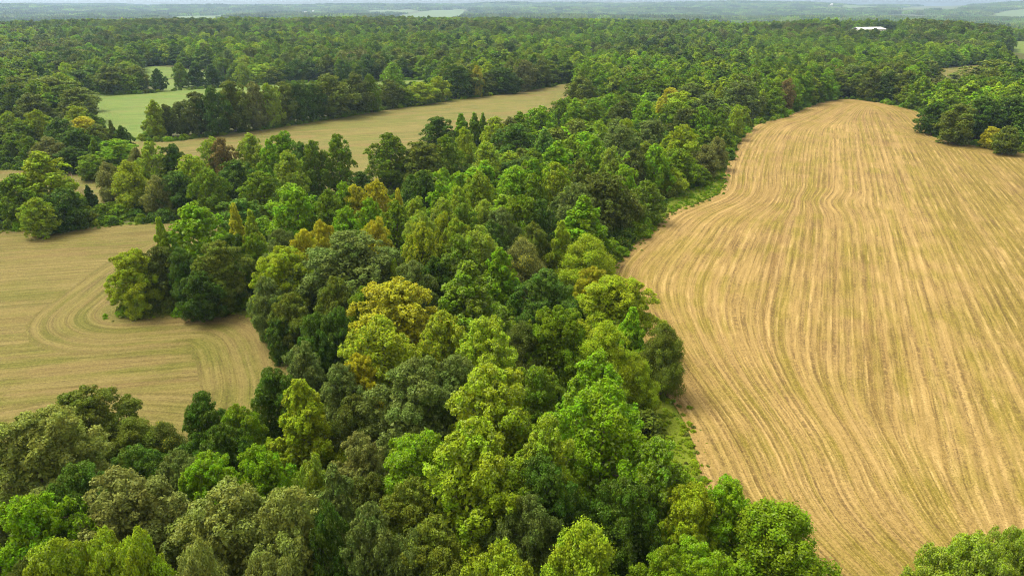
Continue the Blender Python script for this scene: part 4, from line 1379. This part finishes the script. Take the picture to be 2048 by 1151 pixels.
def undergrowth():
    xs, ys = [], []
    for pl in FIELDS[:4]:
        seg = np.roll(pl, -1, 0) - pl
        L = np.hypot(seg[:, 0], seg[:, 1])
        for (x0, y0), s, l in zip(pl, seg, L):
            if y0 < 30 or abs(x0) > 0.85 * y0 + 40:
                continue
            k = nrng.poisson(l * 1.5)
            tt = nrng.random(k)
            nx, ny = -s[1] / max(l, 1e-6), s[0] / max(l, 1e-6)
            o = nrng.uniform(-6, 6, k)
            xs.append(x0 + s[0] * tt + nx * o)
            ys.append(y0 + s[1] * tt + ny * o)
    x, y = np.concatenate(xs), np.concatenate(ys)
    ok = ~in_fields(x, y, 0.25)
    x, y = x[ok], y[ok]
    n0 = len(x)
    tints = np.array([TINT[q][0] for q in nrng.choice(['fresh', 'mid', 'dark', 'olive', 'light'], n0, p=[.34, .26, .16, .14, .10])])
    h = nrng.uniform(0.8, 2.8, n0) * np.where((x > -110) & (x < -12) & (y > 165) & (y < 205), 0.3, 1.0)
    # low cover on the floor of the nearer woods
    m = 5200
    r_ = 45 + 330 * np.sqrt(nrng.random(m))
    a_ = nrng.uniform(-0.72, 0.72, m)
    fx, fy = r_ * np.sin(a_), r_ * np.cos(a_)
    ok = ~in_fields(fx, fy, 0.8)
    fx, fy = fx[ok], fy[ok]
    tints = np.concatenate([tints, np.array([TINT[q][0] for q in nrng.choice(['mid', 'dark', 'olive', 'deep'], len(fx))])])
    x, y = np.concatenate([x, fx]), np.concatenate([y, fy])
    h = np.concatenate([h, nrng.uniform(1.2, 4.2, len(fx))])
    # the bright scrub beside the stubble and the grass spit
    for poly, tn, dens, hh in ((SCRUB, ['lime', 'light', 'light'], 0.7, (0.25, 0.8)),
                               (GRASS, ['fresh', 'fresh', 'light'], 0.5, (0.3, 0.9))):
        P = np.array(poly)
        lo, hi = P.min(0), P.max(0)
        k = int(np.prod(hi - lo) * dens)
        gx, gy = nrng.uniform(lo[0], hi[0], k), nrng.uniform(lo[1], hi[1], k)
        ok = inside(P, gx, gy)
        gx, gy = gx[ok], gy[ok]
        x, y = np.concatenate([x, gx]), np.concatenate([y, gy])
        h = np.concatenate([h, nrng.uniform(*hh, len(gx))])
        tints = np.concatenate([tints, np.array([TINT[q][0] for q in nrng.choice(tn, len(gx))])])
    # ragged grass that creeps into the cut fields
    for pl in (STUBBLE, HAY):
        seg = np.roll(pl, -1, 0) - pl
        for (x0, y0), s_ in zip(pl, seg):
            l_ = math.hypot(*s_)
            if y0 < 30 or abs(x0) > 0.85 * y0 + 40 or l_ < 1e-6 or y0 > 330:
                continue
            k = nrng.poisson(l_ * 2.2)
            tt, o = nrng.random(k), nrng.normal(0, 1.1, k)
            x = np.concatenate([x, x0 + s_[0] * tt - s_[1] / l_ * o])
            y = np.concatenate([y, y0 + s_[1] * tt + s_[0] / l_ * o])
            h = np.concatenate([h, nrng.uniform(0.2, 0.75, k)])
            tints = np.concatenate([tints, np.array([TINT[q][0] for q in nrng.choice(['light', 'fresh', 'tan', 'pale', 'lime'], k)]).reshape(-1, 3)])
    n = len(x)
    s = h / TYPES['bush']['h']
    wide = s * nrng.uniform(0.9, 1.5, n)
    idx = nrng.integers(0, 3, n)
    scatter_object('undergrowth', np.stack([x, y, terrain(x, y) - 0.05], -1), np.stack([wide, wide, s], -1), nrng.uniform(0, 6.28, n), idx,
                   tints * nrng.uniform(0.8, 1.2, (n, 1)), np.where(nrng.random(n) < .06, .3, 0), np.full(n, .05), np.tile(GOLD, (n, 1)),
                   [proto('bush', 'midwood', v)[0] for v in range(3)], kind='stuff', label='low bushes, weeds and vines along the field edges')


undergrowth()

# ---------------------------------------------------------------- the hazy valley woods


def patch_mesh(seed, size, n):
    """A stand of small far crowns, each a rough lump of leaf faces."""
    rr = np.random.default_rng(seed)
    Vs, Fs, A, B = [], [], [], []
    off = 0
    rings, seg = 4, 7
    for k in range(n):
        c = rr.uniform(-size / 2, size / 2, 2)
        w, h = rr.uniform(4.5, 8.5), rr.uniform(9, 22)
        tt = np.array([0.1, 0.4, 0.72, 0.97])
        rad = np.array([0.85, 1.0, 0.74, 0.14]) * w
        th = np.linspace(0, 2 * np.pi, seg, endpoint=False) + rr.uniform(0, 6)
        R = rad[:, None] * rr.uniform(0.72, 1.22, (rings, seg))
        V = np.stack([c[0] + R * np.cos(th), c[1] + R * np.sin(th), np.repeat(tt[:, None], seg, 1) * h + rr.normal(0, .5, (rings, seg))], -1).reshape(-1, 3)
        F = [(i * seg + j, i * seg + (j + 1) % seg, (i + 1) * seg + (j + 1) % seg, (i + 1) * seg + j) for i in range(rings - 1) for j in range(seg)]
        Vs.append(V)
        Fs.append(np.array(F) + off)
        off += len(V)
        A.append(np.clip(rr.random(len(F)) * 0.5 + rr.random() * 0.5, 0, 1))
        B.append(np.full(len(F), rr.random()))
    return new_mesh('stand', np.concatenate(Vs), np.concatenate(Fs), M_LEAF_WOOD, face_attr={'rnd': np.concatenate(A), 'spray': np.concatenate(B)})


def valley_wood():
    xs, ys = [], []
    step = 62.0
    for y0 in np.arange(1100, 9600, step):
        hw = 0.80 * y0 + 100
        k = int(2 * hw / step)
        xs.append(np.linspace(-hw, hw, k) + nrng.uniform(-.3, .3, k) * step)
        ys.append(y0 + nrng.uniform(-.3, .3, k) * step)
    x, y = np.concatenate(xs), np.concatenate(ys)
    ok = np.hypot(x, y) > np.where(np.arctan2(x, y) > 0.2, 1500, 1800)
    for pl in FARPOLY:
        lo, hi = pl.min(0) - 60, pl.max(0) + 60
        m = (x > lo[0]) & (x < hi[0]) & (y > lo[1]) & (y < hi[1])
        if m.any():
            ins = inside(pl, x[m], y[m]) | (edge_dist(pl, x[m], y[m])[0] < 42)
            ok[np.nonzero(m)[0]] &= ~ins
    for fr in (12.0, 19.0):
        tz = terrain(x, y) + fr
        for pl, zz in zip(FARPOLY, FARZ):
            k = (CAM_H - zz) / np.maximum(CAM_H - tz, 0.5)
            ok &= ~(inside(pl, x * k, y * k) & (k > 1))
    for bx, by, bz in BUILD.values():
        along_ = (x * bx + y * by) / math.hypot(bx, by)
        side_ = np.abs(x * by - y * bx) / math.hypot(bx, by)
        Db = math.hypot(bx, by)
        ok &= ~((side_ < 62) & (along_ < Db + 50) & (along_ > Db - 420))
    # clearings
    ok &= vnoise(x / 420, y / 700, 41) + 0.4 * vnoise(x / 150, y / 300, 43) < 0.33
    x, y = x[ok], y[ok]
    n = len(x)
    protos = [patch_mesh(300 + k, step * 1.12, 46) for k in range(5)]
    tn = nrng.choice(['olive', 'dark', 'mid', 'grey', 'deep', 'brown'], n, p=[.28, .2, .24, .12, .1, .06])
    tint = np.array([TINT[q][0] for q in tn]) * nrng.uniform(0.35, 1.25, (n, 1)) * (1 + 0.9 * vnoise(x / 260, y / 420, 61))[:, None]
    zs = nrng.uniform(0.65, 1.35, n) * (1 + 0.9 * vnoise(x / 300, y / 300, 44))
    zs = np.clip(zs, 0.45, np.where(np.hypot(x, y) < 2600, 1.1, 1.5))
    scatter_object('valley_wood', np.stack([x, y, terrain(x, y) - 1.0], -1), np.stack([np.ones(n), np.ones(n), zs], -1), nrng.integers(0, 4, n) * (math.pi / 2),
                   nrng.integers(0, 5, n), tint, np.zeros(n), np.zeros(n), np.tile(GOLD, (n, 1)), protos, kind='stuff', label='hazy far-off woods covering the valley and hills')
    print('stands', n)


valley_wood()

# ---------------------------------------------------------------- far buildings


def box(x0, x1, y0, y1, z0, z1):
    V = np.array([(x0, y0, z0), (x1, y0, z0), (x1, y1, z0), (x0, y1, z0), (x0, y0, z1), (x1, y0, z1), (x1, y1, z1), (x0, y1, z1)], float)
    F = np.array([(0, 3, 2, 1), (4, 5, 6, 7), (0, 1, 5, 4), (1, 2, 6, 5), (2, 3, 7, 6), (3, 0, 4, 7)])
    return V, F


def building(name, label, cat, spot, L, W, H, rise, yaw, wall, roof, windows):
    p = BUILD[spot]
    z = p[2]
    e = link(name, None, label=label, category=cat)
    e.location = (p[0], p[1], z)
    e.rotation_euler = (0, 0, yaw)
    V, F = box(-L / 2, L / 2, -W / 2, W / 2, 0, H)
    link('wall', new_mesh('wall', V, F, wall), e)
    o = 0.5
    A = np.array([(-L / 2 - o, -W / 2 - o, H), (L / 2 + o, -W / 2 - o, H), (L / 2 + o, 0, H + rise), (-L / 2 - o, 0, H + rise), (L / 2 + o, W / 2 + o, H), (-L / 2 - o, W / 2 + o, H)], float)
    V = np.concatenate([A, A + np.array([0, 0, 0.35])])
    F = np.array([(6, 7, 8, 9), (9, 8, 10, 11), (0, 3, 2, 1), (3, 5, 4, 2), (0, 1, 7, 6), (5, 11, 10, 4), (1, 2, 8, 7), (2, 4, 10, 8), (0, 6, 9, 3), (3, 9, 11, 5)])
    link('roof', new_mesh('roof', V, F, roof), e)
    V, F = box(-L / 2 + 1, -L / 2 + 2.2, -W / 2 - 0.06, -W / 2 + 0.02, 0, 2.2)
    link('door', new_mesh('door', V, F, M_DARK), e)
    wm = None
    for k in range(windows):
        if wm is None:
            V, F = box(-0.6, 0.6, -0.05, 0.03, 0, 1.2)
            wm = new_mesh('window', V, F, M_DARK)
        w_ = link('window', wm, e)
        w_.location = (-L / 2 + 4 + k * (L - 6) / max(windows - 1, 1), -W / 2 - 0.02, 1.1)


building('farm_shed', 'long white-roofed shed beyond the wood, right of the main field', 'shed', 'shed', 58, 16, 3.6, 3.4, 0.35, M_WALL_WHITE, M_ROOF_WHITE, 10)
building('house', 'white gabled house in the hazy woods above the long wood\'s skyline', 'house', 'gable', 17, 11, 8, 6, 0.8, M_WALL_WHITE, M_ROOF_WHITE, 4)
building('house', 'low pale house beside the white gabled house in the hazy woods', 'house', 'low', 22, 10, 5, 3, 0.1, M_WALL_WHITE, M_ROOF_GREY, 4)
building('house', 'pale house at the corner of the pale valley field', 'house', 'corner', 16, 10, 6, 4, 0.5, M_WALL_WHITE, M_ROOF_WHITE, 4)
building('house', 'tiny white house far off in the haze above the pale right fields', 'house', 'far', 26, 16, 10, 6, 0.3, M_WALL_WHITE, M_ROOF_WHITE, 4)

# ---------------------------------------------------------------- the air
haze_mat = bpy.data.materials.new('haze')
haze_mat.use_nodes = True
hn = haze_mat.node_tree
hn.nodes.clear()
ho = hn.nodes.new('ShaderNodeOutputMaterial')
hv = hn.nodes.new('ShaderNodeVolumePrincipled')
hv.inputs['Color'].default_value = (0.50, 0.72, 1.0, 1)
hv.inputs['Density'].default_value = HAZE_DENSITY
hv.inputs['Anisotropy'].default_value = 0.2
hn.links.new(hv.outputs[0], ho.inputs['Volume'])
HB = 12500.0
land = np.empty(len(bpy.data.objects['ground'].data.vertices) * 3, np.float32)
bpy.data.objects['ground'].data.vertices.foreach_get('co', land)
land = land.reshape(-1, 3)
print('land', land.min(0), land.max(0))
V, F = box(-HB, HB, -600, HB, float(land[:, 2].min()) - 3.0, max(CAM_H + 5.0, float(land[:, 2].max()) + 34.0))
link('haze', new_mesh('haze', V, F, haze_mat), kind='stuff')
